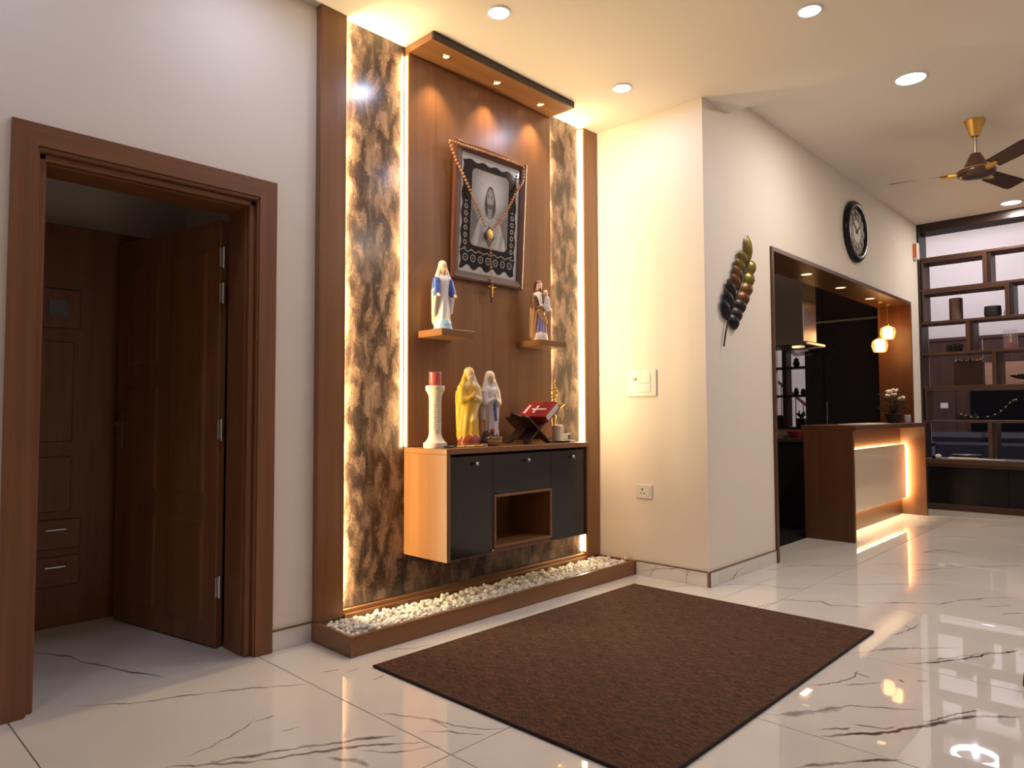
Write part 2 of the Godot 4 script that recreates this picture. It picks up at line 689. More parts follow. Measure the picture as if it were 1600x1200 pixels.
func materials() -> void:
	var wood := wood_texture()
	var ws := Vector3(1.6, 0.55, 1)
	M.wood = mat(lin(0.34, 0.155, 0.06), 0.3, 0.0, wood, ws)            # laminate of the altar
	M.teak = mat(lin(0.29, 0.12, 0.05), 0.42, 0.0, wood, ws)              # door casing
	M.walnut = mat(lin(0.10, 0.045, 0.03), 0.45, 0.0, wood, ws)           # shelf divider
	M.walnut_edge = mat(lin(0.035, 0.018, 0.016), 0.35, 0.0, wood, ws)
	M.counter_wood = mat(lin(0.145, 0.054, 0.021), 0.35, 0.0, wood, ws)
	M.stone = mat(Color.WHITE, 0.2, 0.0, stone_texture(), Vector3(1.6, 0.75, 1))
	M.wall = mat(lin(0.84, 0.77, 0.68), 0.85)
	M.grout = mat(lin(0.05, 0.035, 0.03), 0.9)
	M.skirt_trim = mat(lin(0.16, 0.08, 0.045), 0.5)
	M.white_metal = mat(lin(0.8, 0.8, 0.8), 0.35)
	M.cool_glow = glow(Color(0.95, 0.98, 1.0), 9.0)
	M.warm_glow = glow(Color(1.0, 0.84, 0.55), 5.0)
	M.warm_bulb = glow(Color(1.0, 0.78, 0.5), 4.0)
	M.black_glass = mat(lin(0.022, 0.015, 0.013), 0.12)
	M.black = mat(lin(0.012, 0.011, 0.013), 0.25)
	M.black.metallic_specular = 0.3
	M.black_matt = mat(lin(0.012, 0.011, 0.012), 0.6)
	M.steel = mat(lin(0.55, 0.56, 0.6), 0.22, 1.0)
	M.brass = mat(lin(0.78, 0.50, 0.13), 0.25, 1.0)
	M.gold_paint = mat(lin(0.75, 0.45, 0.12), 0.35, 0.8)
	M.plastic = mat(lin(0.78, 0.76, 0.72), 0.3)
	M.cream = mat(lin(0.80, 0.68, 0.55), 0.10)
	M.pebble = mat(lin(0.80, 0.77, 0.72), 0.7)
	M.wax = mat(lin(0.75, 0.68, 0.52), 0.5)
	M.wax.subsurf_scatter_enabled = true
	M.wax.subsurf_scatter_strength = 0.3
	M.red_wax = mat(lin(0.5, 0.012, 0.012), 0.35)
	M.ceramic = mat(lin(0.76, 0.68, 0.52), 0.35)
	M.paint = mat(Color.WHITE, 0.28)
	M.paint.vertex_color_use_as_albedo = true
	M.clear = glass(Color(1, 1, 1), 0.06, 0.02)
	M.smoke_glass = glass(Color(0.25, 0.27, 0.3), 0.35, 0.03)
	M.paper = mat(lin(0.72, 0.68, 0.62), 0.7)
	M.leaf_dark = mat(lin(0.02, 0.03, 0.018), 0.5)
	M.petal = mat(lin(0.75, 0.68, 0.6), 0.6)
	M.sofa = mat(lin(0.018, 0.020, 0.042), 0.7)

# ------------------------------------------------------------------------------------------------ the rooms
func shell() -> void:
	var b := B.new()
	# altar wall with the doorway
	b.box(Vector3(-3.15, 0, -3.44), Vector3(0.64, 3.55, WALL))
	b.box(Vector3(1.56, 0, -3.44), Vector3(4.45, 3.55, WALL))
	b.box(Vector3(0.64, 2.21, -3.44), Vector3(1.56, 3.55, WALL))
	struct("wall_back", b, M.wall)
	struct("wall_recess", boxb(Vector3(4.235, 0, WALL), Vector3(4.45, 3.55, PASS)), M.wall)
	b = B.new()
	b.box(Vector3(4.45, 0, -2.60), Vector3(5.27, 3.55, PASS))
	b.box(Vector3(5.27, 2.44, -2.60), Vector3(9.12, 3.55, PASS))
	b.box(Vector3(9.12, 0, -2.60), Vector3(9.95, 3.55, PASS))
	b.box(Vector3(9.6, 3.55, -2.60), Vector3(9.95, 5.2, PASS))
	struct("wall_kitchen", b, M.wall)
	struct("wall_left", boxb(Vector3(-3.15, 0, WALL), Vector3(-3.0, 3.55, 4.2)), M.wall)
	struct("wall_front", boxb(Vector3(-3.15, 0, 4.2), Vector3(15.2, 5.2, 4.35)), M.wall)
	struct("wall_living", boxb(Vector3(15.0, 0, -7.0), Vector3(15.15, 5.2, 4.2)), M.wall)
	struct("wall_stair", boxb(Vector3(10.05, 0, -7.15), Vector3(15.15, 5.2, -7.0)), M.wall)
	struct("wall_over_shelf", boxb(Vector3(9.5, CEIL_FAR, PASS), Vector3(9.72, 5.2, 4.2)), M.wall)
	struct("ceiling", boxb(Vector3(-3.15, CEIL, WALL), Vector3(4.6, 3.56, 4.2)), M.wall)
	struct("ceiling_dining", boxb(Vector3(4.6, CEIL_FAR, PASS), Vector3(9.5, 3.56, 4.2)), M.wall)
	struct("ceiling_living", boxb(Vector3(9.5, 5.2, -7.15), Vector3(15.15, 5.3, 4.35)), M.wall)
	# room behind the door
	b = B.new()
	b.box(Vector3(0.2, 0, -4.6), Vector3(0.3, 2.7, -3.44))
	b.box(Vector3(1.75, 0, -4.6), Vector3(1.85, 2.7, -3.44))
	b.box(Vector3(0.2, 0, -4.7), Vector3(1.85, 2.7, -4.6))
	b.box(Vector3(0.2, 2.7, -4.7), Vector3(1.85, 2.8, -3.44))
	struct("wall_inner_room", b, M.wall)
	# marble skirting with a brown bead on top
	skirting("baseboard_recess", Vector3(4.235, 0, -2.845), Vector3(4.235, 0, -2.29), Vector3(-1, 0, 0), [0.4])
	skirting("baseboard_kitchen", Vector3(4.227, 0, PASS), Vector3(5.27, 0, PASS), Vector3(0, 0, 1), [0.135, 0.72])
	skirting("baseboard_door", Vector3(1.652, 0, WALL), Vector3(1.868, 0, WALL), Vector3(0, 0, 1), [])
	skirting("baseboard_left", Vector3(-3.0, 0, WALL), Vector3(0.57, 0, WALL), Vector3(0, 0, 1), [0.5, 1.5, 2.5])
	var c := B.new()
	c.box(Vector3(4.224, 0, -2.283), Vector3(4.238, 0.1, -2.269), 0.002)
	var tr := struct("trim_2", c, M.skirt_trim)
	tr.set_meta("label", "brown corner bead of the marble skirting")

func skirting(called: String, a: Vector3, e: Vector3, out: Vector3, cuts: Array) -> void:
	var root := Node3D.new()
	root.name = called
	add_child(root)
	root.set_meta("kind", "structure")
	var ln := (e - a).length()
	var d := (e - a).normalized()
	var stops := [0.0] + cuts + [ln]
	for k in stops.size() - 1:
		var p: Vector3 = a + d * (stops[k] + 0.001)
		var q: Vector3 = a + d * (stops[k + 1] - 0.001) + out * 0.009 + Vector3(0, 0.094, 0)
		var b := B.new()
		b.box(p.min(q), p.max(q), 0.001)
		for i in b.v.size():
			b.uv[i] = Vector2((b.v[i] - a).dot(d) * 0.5 + 0.13 * k + a.x * 0.37, b.v[i].y * 0.9 + 0.21 + a.z * 0.3)
		part("skirting_tile", b, generic_marble(), root)
	var t0: Vector3 = a + Vector3(0, 0.094, 0)
	var t1: Vector3 = e + out * 0.011 + Vector3(0, 0.101, 0)
	pbox("bead", t0.min(t1), t0.max(t1), M.skirt_trim, root, 0.001)

func generic_marble() -> StandardMaterial3D:
	if not M.has("marble"):
		var w := 1024
		var h := 1024
		var cov := PackedFloat32Array()
		cov.resize(w * h)
		random_veins(cov, w, h, 26, 512.0)
		M.marble = mat(Color.WHITE, 0.018, 0.0, marble(cov, w, h, 77))
		M.marble.metallic_specular = 0.7
	return M.marble

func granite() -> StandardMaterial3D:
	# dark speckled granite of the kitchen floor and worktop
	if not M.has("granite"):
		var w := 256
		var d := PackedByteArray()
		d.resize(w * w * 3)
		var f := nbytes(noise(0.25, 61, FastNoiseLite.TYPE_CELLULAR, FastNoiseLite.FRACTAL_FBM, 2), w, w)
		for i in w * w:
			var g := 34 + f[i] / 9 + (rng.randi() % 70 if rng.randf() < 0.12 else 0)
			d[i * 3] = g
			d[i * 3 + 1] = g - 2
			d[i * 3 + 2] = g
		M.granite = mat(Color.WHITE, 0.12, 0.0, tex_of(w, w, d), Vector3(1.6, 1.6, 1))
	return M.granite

# veins seen in the photograph: [half width in mm, strength, u, v, u, v, ...]
const VEINS := [
	[4, 0.55, 115, 1103, 160, 1101, 215, 1099, 265, 1090, 330, 1082, 400, 1075, 490, 1068],
	[7, 0.55, 330, 1190, 380, 1183, 430, 1175, 470, 1168, 530, 1160, 580, 1152, 620, 1150],
	[6, 0.6, 260, 1199, 330, 1194, 380, 1192, 450, 1182, 540, 1168, 620, 1162, 665, 1160],
	[4, 0.4, 560, 1173, 620, 1176, 690, 1166],
	[9, 0.35, 510, 1184, 560, 1190, 575, 1199],
	[3, 0.5, 587, 1114, 625, 1118, 660, 1122, 690, 1128, 720, 1136, 760, 1140, 790, 1137],
	[3, 0.45, 655, 1145, 700, 1143, 720, 1145, 760, 1148],
	[6, 0.35, 672, 1124, 690, 1130, 700, 1137],
	[4, 0.45, 505, 1050, 530, 1047], [4, 0.5, 545, 1049, 560, 1044], [4, 0.4, 582, 1062, 592, 1060, 600, 1055],
	[3, 0.6, 60, 1066, 150, 1058, 160, 1062, 270, 1060], [4, 0.6, 60, 1016, 170, 1006, 280, 1005],
	[3, 0.35, 285, 1183, 300, 1180, 340, 1160, 380, 1140, 400, 1122],
	[4, 0.4, 395, 1128, 430, 1118], [4, 0.35, 440, 1142, 470, 1136],
	[3, 0.4, 605, 1016, 650, 1012, 680, 1006],
	[3, 0.55, 1220, 886, 1260, 883, 1335, 885], [4, 0.6, 1218, 937, 1280, 940, 1300, 946, 1360, 949],
	[4, 0.6, 1350, 942, 1430, 942, 1470, 944, 1500, 938, 1540, 935, 1600, 932],
	[4, 0.45, 1100, 916, 1150, 913, 1190, 914, 1240, 920, 1262, 918], [3, 0.5, 1285, 911, 1340, 914, 1400, 912, 1440, 913, 1480, 915],
	[4, 0.55, 1360, 881, 1420, 882, 1470, 883, 1540, 885, 1600, 884], [4, 0.55, 1420, 893, 1460, 889, 1510, 886, 1570, 887],
	[6, 0.6, 1440, 864, 1470, 859, 1500, 864, 1520, 866], [4, 0.5, 1430, 840, 1490, 838, 1540, 842], [6, 0.6, 1400, 825, 1450, 823], [6, 0.6, 1530, 823, 1570, 821, 1600, 824],
	[3, 0.4, 1040, 917, 1075, 914, 1105, 916], [3, 0.4, 1150, 955, 1190, 947, 1215, 940],
	[3, 0.6, 1390, 993, 1420, 985, 1440, 974], [3, 0.6, 1414, 977, 1424, 984],
	[4, 0.55, 1325, 1022, 1360, 1018, 1390, 1012, 1430, 1013, 1500, 1012], [11, 0.30, 1372, 1017, 1400, 1014, 1420, 1013],
	[5, 0.75, 1400, 1038, 1450, 1036, 1500, 1030, 1540, 1023, 1570, 1020, 1600, 1015], [3, 0.6, 1450, 1032, 1500, 1026, 1560, 1018],
	[3, 0.6, 1260, 1072, 1310, 1066, 1335, 1058, 1342, 1048], [3, 0.55, 1334, 1050, 1360, 1058], [3, 0.5, 1315, 1070, 1345, 1069, 1380, 1067], [4, 0.6, 1404, 1062, 1412, 1066], [3, 0.5, 1432, 1064, 1450, 1064],
	[4, 0.5, 1190, 1117, 1230, 1115, 1280, 1110, 1330, 1103, 1380, 1106, 1440, 1110], [13, 0.32, 1225, 1117, 1260, 1114, 1290, 1109, 1315, 1107],
	[4, 0.55, 1280, 1140, 1330, 1138], [8, 0.75, 1285, 1150, 1350, 1147, 1400, 1143, 1450, 1133, 1500, 1122, 1520, 1119, 1560, 1120, 1600, 1121], [4, 0.6, 1440, 1128, 1500, 1115, 1530, 1110, 1545, 1112], [4, 0.5, 1335, 1132, 1380, 1138, 1400, 1135],
	[6, 0.6, 1240, 1199, 1300, 1192, 1360, 1188, 1410, 1187], [3, 0.4, 980, 1190, 1040, 1184, 1100, 1186],
	[3, 0.5, 1200, 890, 1217, 889], [4, 0.5, 1560, 960, 1600, 958], [3, 0.5, 1535, 948, 1580, 946],
]

func floor_tiles() -> void:
	var x0 := -0.369
	var z0 := -3.76
	var rects := [[x0, z0, 4.875, 3.9, 2000, 1600], [4.506, z0, 5.85, 3.9, 1464, 976]]
	var mats := []
	for q in rects:
		var w: int = q[4]
		var h: int = q[5]
		var per: float = w / q[2]
		var cov := PackedFloat32Array()
		cov.resize(w * h)
		for vn in VEINS:
			var pts := []
			var seen := false
			for k in range(2, vn.size(), 2):
				var p := on(vn[k], vn[k + 1], 1, 0.0)
				var t := Vector2((p.x - q[0]) * per, (p.z - q[1]) * per)
				pts.append(t)
				if t.x > -40 and t.x < w + 40 and t.y > -40 and t.y < h + 40: seen = true
			if seen:
				vein(cov, w, h, pts, vn[0] * 0.0019 * per, vn[1] * 1.3, per * 0.012)
		var fm := mat(Color.WHITE, 0.018, 0.0, marble(cov, w, h, 40 + mats.size()))
		fm.metallic_specular = 0.7
		mats.append(fm)
	var slab := B.new()
	slab.box(Vector3(-3.15, -0.12, -3.44), Vector3(9.8, -0.011, 4.35))
	slab.box(Vector3(0.2, -0.12, -4.7), Vector3(1.85, -0.011, -3.44))
	var fl := struct("floor", slab, M.grout)
	var xs := []
	for k in range(-4, 11): xs.append(0.606 + 0.975 * k)
	var zs := [-3.76, -1.81, 0.14, 2.09, 4.04, 4.2]
	for i in xs.size() - 1:
		for j in zs.size() - 1:
			var lo := Vector3(maxf(xs[i], -3.0), -0.011, zs[j])
			var hi := Vector3(minf(xs[i + 1], 9.8), 0.0, zs[j + 1])
			if hi.x <= lo.x: continue
			if j == 0: lo.z = WALL if lo.x < 4.4 else -2.53
			var m: Material = generic_marble()
			var q = null
			if j < 2 and lo.x > x0 - 0.01:
				q = rects[0] if lo.x < 4.5 else rects[1]
				m = mats[0] if lo.x < 4.5 else mats[1]
			var g := 0.0022
			var b := B.new()
			b.box(lo + Vector3(g, 0, g), hi - Vector3(g, 0, g), 0.0008)
			for t in b.v.size():
				var p := b.v[t]
				b.uv[t] = Vector2((p.x - q[0]) / q[2], (p.z - q[1]) / q[3]) if q != null else Vector2((p.x + i * 0.7) * 0.5, (p.z + j * 0.9) * 0.5)
			part("tile", b, m, fl)
	# the tile in the room behind the door carries on the same print
	var bb := B.new()
	bb.box(Vector3(0.3, -0.011, -4.6), Vector3(1.75, 0, WALL - 0.003), 0.0008)
	for t in bb.v.size(): bb.uv[t] = Vector2((bb.v[t].x - x0) / 4.875, (maxf(bb.v[t].z, -3.755) - z0) / 3.9)
	part("tile", bb, mats[0], fl)
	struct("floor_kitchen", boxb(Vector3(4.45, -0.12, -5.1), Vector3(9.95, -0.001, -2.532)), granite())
	struct("floor_living", boxb(Vector3(9.8, -0.12, -7.0), Vector3(15.0, 0.0, 4.2)), generic_marble())

func ceiling_lights() -> void:
	var e := 0.45
	downlight(Vector3(2.57, CEIL, -2.558), 0.055, e, "round ceiling downlight in front of the lit altar ledge", "")
	downlight(Vector3(3.71, CEIL, -1.362), 0.055, e, "round ceiling downlight above the middle of the brown rug")
	downlight(Vector3(3.744, CEIL, -2.586), 0.055, e, "round ceiling downlight close to the white recess wall")
	downlight(Vector3(2.57, CEIL, -1.362), 0.055, e, "round ceiling downlight above the near half of the brown rug")
	downlight(Vector3(1.40, CEIL, -2.72), 0.055, e, "round ceiling downlight close to the wall above the doorway")
	downlight(Vector3(0.20, CEIL, -2.72), 0.055, e, "round ceiling downlight close to the wall left of the doorway")
	for p in [Vector3(0.2, CEIL, 1.2), Vector3(2.57, CEIL, 1.2), Vector3(-1.6, CEIL, 1.2)]:  # unseen lamps behind the camera, added for ambient light in the hall
		downlight(p, 0.055, e * 0.5, "unseen round downlight added for ambient light in the rear part of the hall", "added rear hall downlights")
	var f := 2.5
	downlight(Vector3(5.273, CEIL_FAR, -1.271), 0.09, f, "wide ceiling downlight just beyond the ceiling step", "", NEUTRAL)
	downlight(Vector3(9.2, CEIL_FAR, -1.28), 0.09, f, "wide ceiling downlight beside the top of the shelf divider", "", NEUTRAL)
	for p in [Vector3(5.27, CEIL_FAR, 1.4), Vector3(9.2, CEIL_FAR, 1.4)]:  # unseen lamps out of view, added to fill the dining area
		downlight(p, 0.09, f, "unseen wide downlight added for ambient light in the rear part of the dining area", "added rear dining downlights", NEUTRAL)

# ------------------------------------------------------------------------------------------------ the door on the left
func door() -> void:
	var root := Node3D.new()
	root.name = "door_1"
	add_child(root)
	root.set_meta("kind", "structure")
	root.set_meta("label", "open dark panelled wooden door in a wide teak casing")
	var zf := -3.19
	# casing boards, mitred at the corners
	var x0 := 0.568
	var x1 := 1.652
	var y1 := 2.285
	var w := 0.087
	for s in [[Vector2(x0, 0), Vector2(x0, y1), Vector2(x0 + w, y1 - w), Vector2(x0 + w, 0)], [Vector2(x1, 0), Vector2(x1 - w, 0), Vector2(x1 - w, y1 - w), Vector2(x1, y1)]]:
		var b := B.new()
		b.prism(s, WALL, zf)
		part("casing", b, M.teak, root)
	var b2 := B.new()
	b2.grain = 0
	b2.prism([Vector2(x0, y1), Vector2(x1, y1), Vector2(x1 - w, y1 - w), Vector2(x0 + w, y1 - w)], WALL, zf)
	part("casing", b2, M.teak, root)
	# frame with a moulded step
	for k in 3:
		var a: float = [0.645, 0.663, 0.690][k]
		var zz: float = [-3.198, -3.225, -3.255][k]
		var back := -3.44
		var fr := B.new()
		var wd: float = [0.018, 0.027, 0.006][k]
		fr.box(Vector3(a, 0, back), Vector3(a + wd, 2.205, zz), 0.004)
		fr.box(Vector3(2.205 - a + 0.015 - wd, 0, back), Vector3(2.205 - a + 0.015, 2.205, zz), 0.004)
		fr.grain = 0
		fr.box(Vector3(a, 2.845 - a - wd, back), Vector3(2.22 - a, 2.845 - a, zz), 0.004)
		part("door_frame", fr, M.teak, root)
	# the leaf, swung into the room behind
	var leaf := B.new()
	var L := 0.93
	leaf.box(Vector3(0, 0.008, -0.02), Vector3(L, 2.12, 0.018), 0.003)
	var lf := part("door_leaf", leaf, M.teak, root, Vector3(1.505, 0, -3.452))
	lf.rotation.y = atan2(0.94, -0.19)
	# raised panels on the face turned to the hall
	for pn in [[0.10, 0.42, 0.12, 0.62], [0.52, 0.83, 0.12, 0.62], [0.10, 0.42, 0.74, 1.98], [0.52, 0.83, 0.74, 1.30], [0.52, 0.83, 1.42, 1.98]]:
		for side in [1.0, -1.0]:
			var p := B.new()
			var f := func(q: float, ins: float) -> Array: return [Vector3(pn[0] + ins, pn[2] + ins, q * side), Vector3(pn[1] - ins, pn[2] + ins, q * side), Vector3(pn[1] - ins, pn[3] - ins, q * side), Vector3(pn[0] + ins, pn[3] - ins, q * side)]
			var o: Array = f.call(0.0185, 0.0)
			var m2: Array = f.call(0.028, 0.02)
			p.face(m2, Vector3(0, 0, side))
			for k in 4:
				var k2 := (k + 1) % 4
				var mid: Vector3 = (o[k] + o[k2]) * 0.5 - (o[0] + o[2]) * 0.5
				p.face([o[k], o[k2], m2[k2], m2[k]], (mid.normalized() * 0.4 + Vector3(0, 0, side)).normalized())
			part("raised_panel", p, M.teak, lf)
	for side in [1.0, -1.0]:
		var h := B.new()
		h.box(Vector3(0.86, 0.96, 0.018 if side > 0 else -0.026), Vector3(0.90, 1.16, 0.026 if side > 0 else -0.02), 0.003)
		h.tube([Vector3(0.88, 1.10, 0.02 * side), Vector3(0.88, 1.10, 0.065 * side), Vector3(0.87, 1.10, 0.07 * side), Vector3(0.76, 1.10, 0.07 * side)], 0.009, 8)
		part("door_handle", h, M.steel, lf)
	for y in [0.25, 1.02, 1.70, 1.88]:
		var hb := B.new()
		hb.box(Vector3(1.480, y, -3.452), Vector3(1.500, y + 0.10, -3.438), 0.002)
		hb.tube([Vector3(1.498, y - 0.004, -3.436), Vector3(1.498, y + 0.104, -3.436)], 0.007, 8)
		part("hinge", hb, M.steel, root)
	# dark wardrobe at the back of the inner room
	var t := thing("wardrobe", "dark wooden wardrobe with drawers standing in the unlit room behind the door", "wardrobe", Vector3(0.83, 0, -4.595))
	pbox("body", Vector3(-0.5, 0, 0), Vector3(0.9, 2.2, 0.16), M.teak, t, 0.004)
	for a in [[-0.08, 0.27, 1.0, 1.55], [-0.08, 0.27, 0.62, 0.92]]:
		pbox("panel", Vector3(a[0], a[2], 0.16), Vector3(a[1], a[3], 0.172), M.teak, t, 0.01)
	for y in [0.22, 0.42]:
		var dr := pbox("drawer", Vector3(0.08, y, 0.16), Vector3(0.32, y + 0.16, 0.178), M.teak, t, 0.006)
		pbox("handle", Vector3(0.15, y + 0.10, 0.178), Vector3(0.25, y + 0.112, 0.19), M.steel, dr, 0.003)
	var em := pbox("square_panel", Vector3(0.08, 1.62, 0.16), Vector3(0.30, 1.84, 0.175), M.teak, t, 0.02)
	pbox("inset", Vector3(0.14, 1.68, 0.175), Vector3(0.24, 1.78, 0.18), mat(lin(0.16, 0.14, 0.15), 0.4), em, 0.004)

# ------------------------------------------------------------------------------------------------ the altar wall
func altar() -> void:
	for k in 2:
		var x: float = [1.872, 4.078][k]
		var p := boxb(Vector3(x, 0.099, WALL + 0.001), Vector3(x + 0.156, CEIL, -3.165), 0.002)
		tag(part("wood_pilaster", p, M.wood, self), ["tall wooden pilaster on the door side of the altar", "tall wooden pilaster in the corner by the white recess wall"][k], "pilaster", "altar pilasters")
	# polished stone
	tag(part("stone_panel", boxb(Vector3(2.029, 0.131, WALL + 0.001), Vector3(2.436, CEIL, -3.2), 0.001), M.stone, self), "tall polished brown stone panel beside the door-side pilaster", "stone panel", "altar stone panels")
	tag(part("stone_panel", boxb(Vector3(2.439, 0.131, WALL + 0.001), Vector3(3.520, 0.94, -3.2), 0.001), M.stone, self), "low polished brown stone panel under the altar cabinet", "stone panel", "altar stone panels")
	tag(part("stone_panel", boxb(Vector3(3.524, 0.131, WALL + 0.001), Vector3(4.077, CEIL, -3.2), 0.001), M.stone, self), "tall polished brown stone panel beside the brass lamp", "stone panel", "altar stone panels")
	var cp := boxb(Vector3(2.441, 0.957, -3.199), Vector3(3.690, CEIL - 0.045, -3.165), 0.002)
	tag(part("wood_back_panel", cp, M.wood, self), "large brown wooden altar back panel behind the framed picture", "wall panel")
	var ld := thing("wood_ledge", "wooden canopy ledge with three small spotlights under the ceiling", "ledge", Vector3(3.0655, CEIL - 0.043, -3.2))
	pbox("ledge_board", Vector3(-0.6245, 0, 0), Vector3(0.6245, 0.043, 0.245), M.wood, ld, 0.002, 0)
	pbox("front_edge", Vector3(-0.6245, 0.001, 0.2455), Vector3(0.6245, 0.043, 0.257), M.walnut_edge, ld, 0.001, 0)
	for u in [[697, 88, "at the ledge end towards the door"], [776, 129, "in the middle of the ledge"], [844, 163, "at the ledge end towards the recess wall"]]:
		var q := on(u[0], u[1], 1, CEIL - 0.043)
		var s := thing("ledge_spotlight", "small warm spotlight under the altar ledge, %s" % u[2], "spotlight", q, "altar ledge spotlights")
		var b := B.new()
		b.lathe([Vector2(0.027, 0.0), Vector2(0.026, -0.004), Vector2(0.02, -0.005), Vector2(0.018, -0.001)], 20)
		part("trim_ring", b, M.brass, s)
		var d := B.new()
		d.lathe([Vector2(0.0001, -0.003), Vector2(0.019, -0.003)], 20)
		part("lamp_lens", d, M.warm_glow, s)
		spot_lamp(s, Vector3(0, -0.008, 0), Vector3(0, -1, -0.06), 0.55, 42.0, Color(1.0, 0.85, 0.66), 0.015, 0.8)
	# strips of small lamps along the edges of pilasters and back panel
	var y0 := 0.14
	var mid := (y0 + CEIL - 0.01) * 0.5
	var ht := CEIL - 0.01 - y0
	led(Vector3(2.029, mid, -3.188), 1.0, ht, 3.4, "warm LED strip along the inner edge of the door-side pilaster")
	led(Vector3(2.440, (0.96 + CEIL - 0.06) * 0.5, -3.185), -1.0, CEIL - 0.06 - 0.96, 1.7, "warm LED strip on the door-side edge of the wooden back panel")
	led(Vector3(3.691, (0.96 + CEIL - 0.06) * 0.5, -3.185), 1.0, CEIL - 0.06 - 0.96, 1.7, "warm LED strip on the brass lamp side of the wooden back panel")
	led(Vector3(4.077, mid, -3.188), -1.0, ht, 2.3, "warm LED strip along the inner edge of the corner pilaster")
	# the bed of pebbles
	var tr := thing("pebble_tray", "long brown wooden floor tray filled with white pebbles below the altar", "tray", Vector3(1.868, 0, WALL))
	pbox("front_board", Vector3(0, 0, 0.342), Vector3(2.367, 0.098, 0.36), M.wood, tr, 0.002, 0)
	pbox("end_board", Vector3(0, 0, 0.0), Vector3(0.018, 0.098, 0.3415), M.wood, tr, 0.002, 2)
	pbox("end_board", Vector3(2.349, 0, 0.0), Vector3(2.367, 0.098, 0.3415), M.wood, tr, 0.002, 2)
	pbox("bottom_board", Vector3(0.0185, 0.003, 0.001), Vector3(2.3485, 0.045, 0.3415), M.wood, tr)
	pbox("back_moulding", Vector3(0.165, 0.06, 0.011), Vector3(2.208, 0.128, 0.03), M.wood, tr, 0.003, 0)
	pbox("back_moulding", Vector3(0.165, 0.05, 0.0305), Vector3(2.208, 0.108, 0.05), M.wood, tr, 0.003, 0)
	pebbles()
	cabinet()

func led(at: Vector3, dir: float, ht: float, e: float, label: String) -> void:
	var t := thing("led_strip", label, "LED strip", at, "altar LED strips")
	var a := Vector3(0, -ht / 2, -0.011)
	var c := Vector3(0.003 * dir, ht / 2, 0.011)
	pbox("strip", a.min(c), a.max(c), M.warm_glow, t)
	area_lamp(t, Vector3(0.006 * dir, 0, 0), Vector3(0, -90.0 * dir, 0), Vector2(0.02, ht), e, WARM)

func pebble_mesh(seed: int) -> ArrayMesh:
	var f := noise(0.9, seed, FastNoiseLite.TYPE_SIMPLEX_SMOOTH, FastNoiseLite.FRACTAL_FBM, 2)
	var P := []
	for k in 7:
		var a := PI * k / 6
		var row := []
		for q in 9:
			var b := TAU * q / 9
			var d := Vector3(sin(a) * cos(b), -cos(a), sin(a) * sin(b))
			row.append(d * (1.0 + 0.45 * f.get_noise_3dv(d * 1.1)) * Vector3(1.0, 0.72, 0.85))
		P.append(row)
	var b2 := B.new()
	b2.grid(P, true, Vector3.ZERO)
	return b2.mesh()

func pebbles() -> void:
	var meshes := []
	for k in 6: meshes.append(pebble_mesh(100 + k))
	var tones := []
	for k in 4: tones.append(mat(lin(0.88, 0.85, 0.80) * [1.0, 0.97, 0.93, 0.86][k], 0.65))
	var spots := []
	var x := 1.912
	while x < 4.20:
		var z := -3.145
		while z < -2.892:
			var p := Vector3(x + rng.randf_range(-0.008, 0.008), 0.082 + rng.randf_range(-0.008, 0.012), z + rng.randf_range(-0.008, 0.008))
			if not (p.z < -3.14 and p.x > 2.02 and p.x < 4.09):
				spots.append([p, rng.randf_range(0.012, 0.0185), rng.randf() * TAU, rng.randf() * 0.8, rng.randi() % 6, rng.randi() % 4])
			z += 0.024
		x += 0.024
	for k in 70:
		spots.append([Vector3(rng.randf_range(1.91, 4.19), 0.102 + rng.randf() * 0.01, rng.randf_range(-3.10, -2.90)), rng.randf_range(0.011, 0.017), rng.randf() * TAU, rng.randf(), rng.randi() % 6, rng.randi() % 4])
	var order := range(spots.size())
	# those nearest the door end and the front show largest
	order.sort_custom(func(a, b): return (spots[a][0] as Vector3).distance_to(EYE) < (spots[b][0] as Vector3).distance_to(EYE))
	var rest := []
	for i in 1500:
		rest.append(Transform3D(Basis.from_euler(Vector3(rng.randf(), rng.randf() * TAU, 0)).scaled(Vector3.ONE * 0.015), Vector3(rng.randf_range(1.905, 4.20), 0.062, rng.randf_range(-3.13, -2.89))))
	var n := 0
	for i in order:
		var s: Array = spots[i]
		var xf := Transform3D(Basis.from_euler(Vector3(s[3], s[2], s[3] * 0.5)).scaled(Vector3.ONE * s[1]), s[0])
		if n < 290:
			var o := part("pebble", meshes[s[4]], tones[s[5]], self)
			o.transform = xf
			tag(o, "small rounded white pebble lying in the long wooden tray", "pebble", "white pebbles in the tray")
			n += 1
		else:
			rest.append(xf)
	var mm := MultiMesh.new()
	mm.transform_format = MultiMesh.TRANSFORM_3D
	mm.mesh = meshes[2]
	mm.instance_count = rest.size()
	for k in rest.size(): mm.set_instance_transform(k, rest[k])
	var o := MultiMeshInstance3D.new()
	o.name = "pebble_bed"
	o.multimesh = mm
	o.material_override = tones[0]
	add_child(o)
	tag(o, "bed of white pebbles towards the recess wall end of the tray", "pebbles")
	o.set_meta("kind", "stuff")

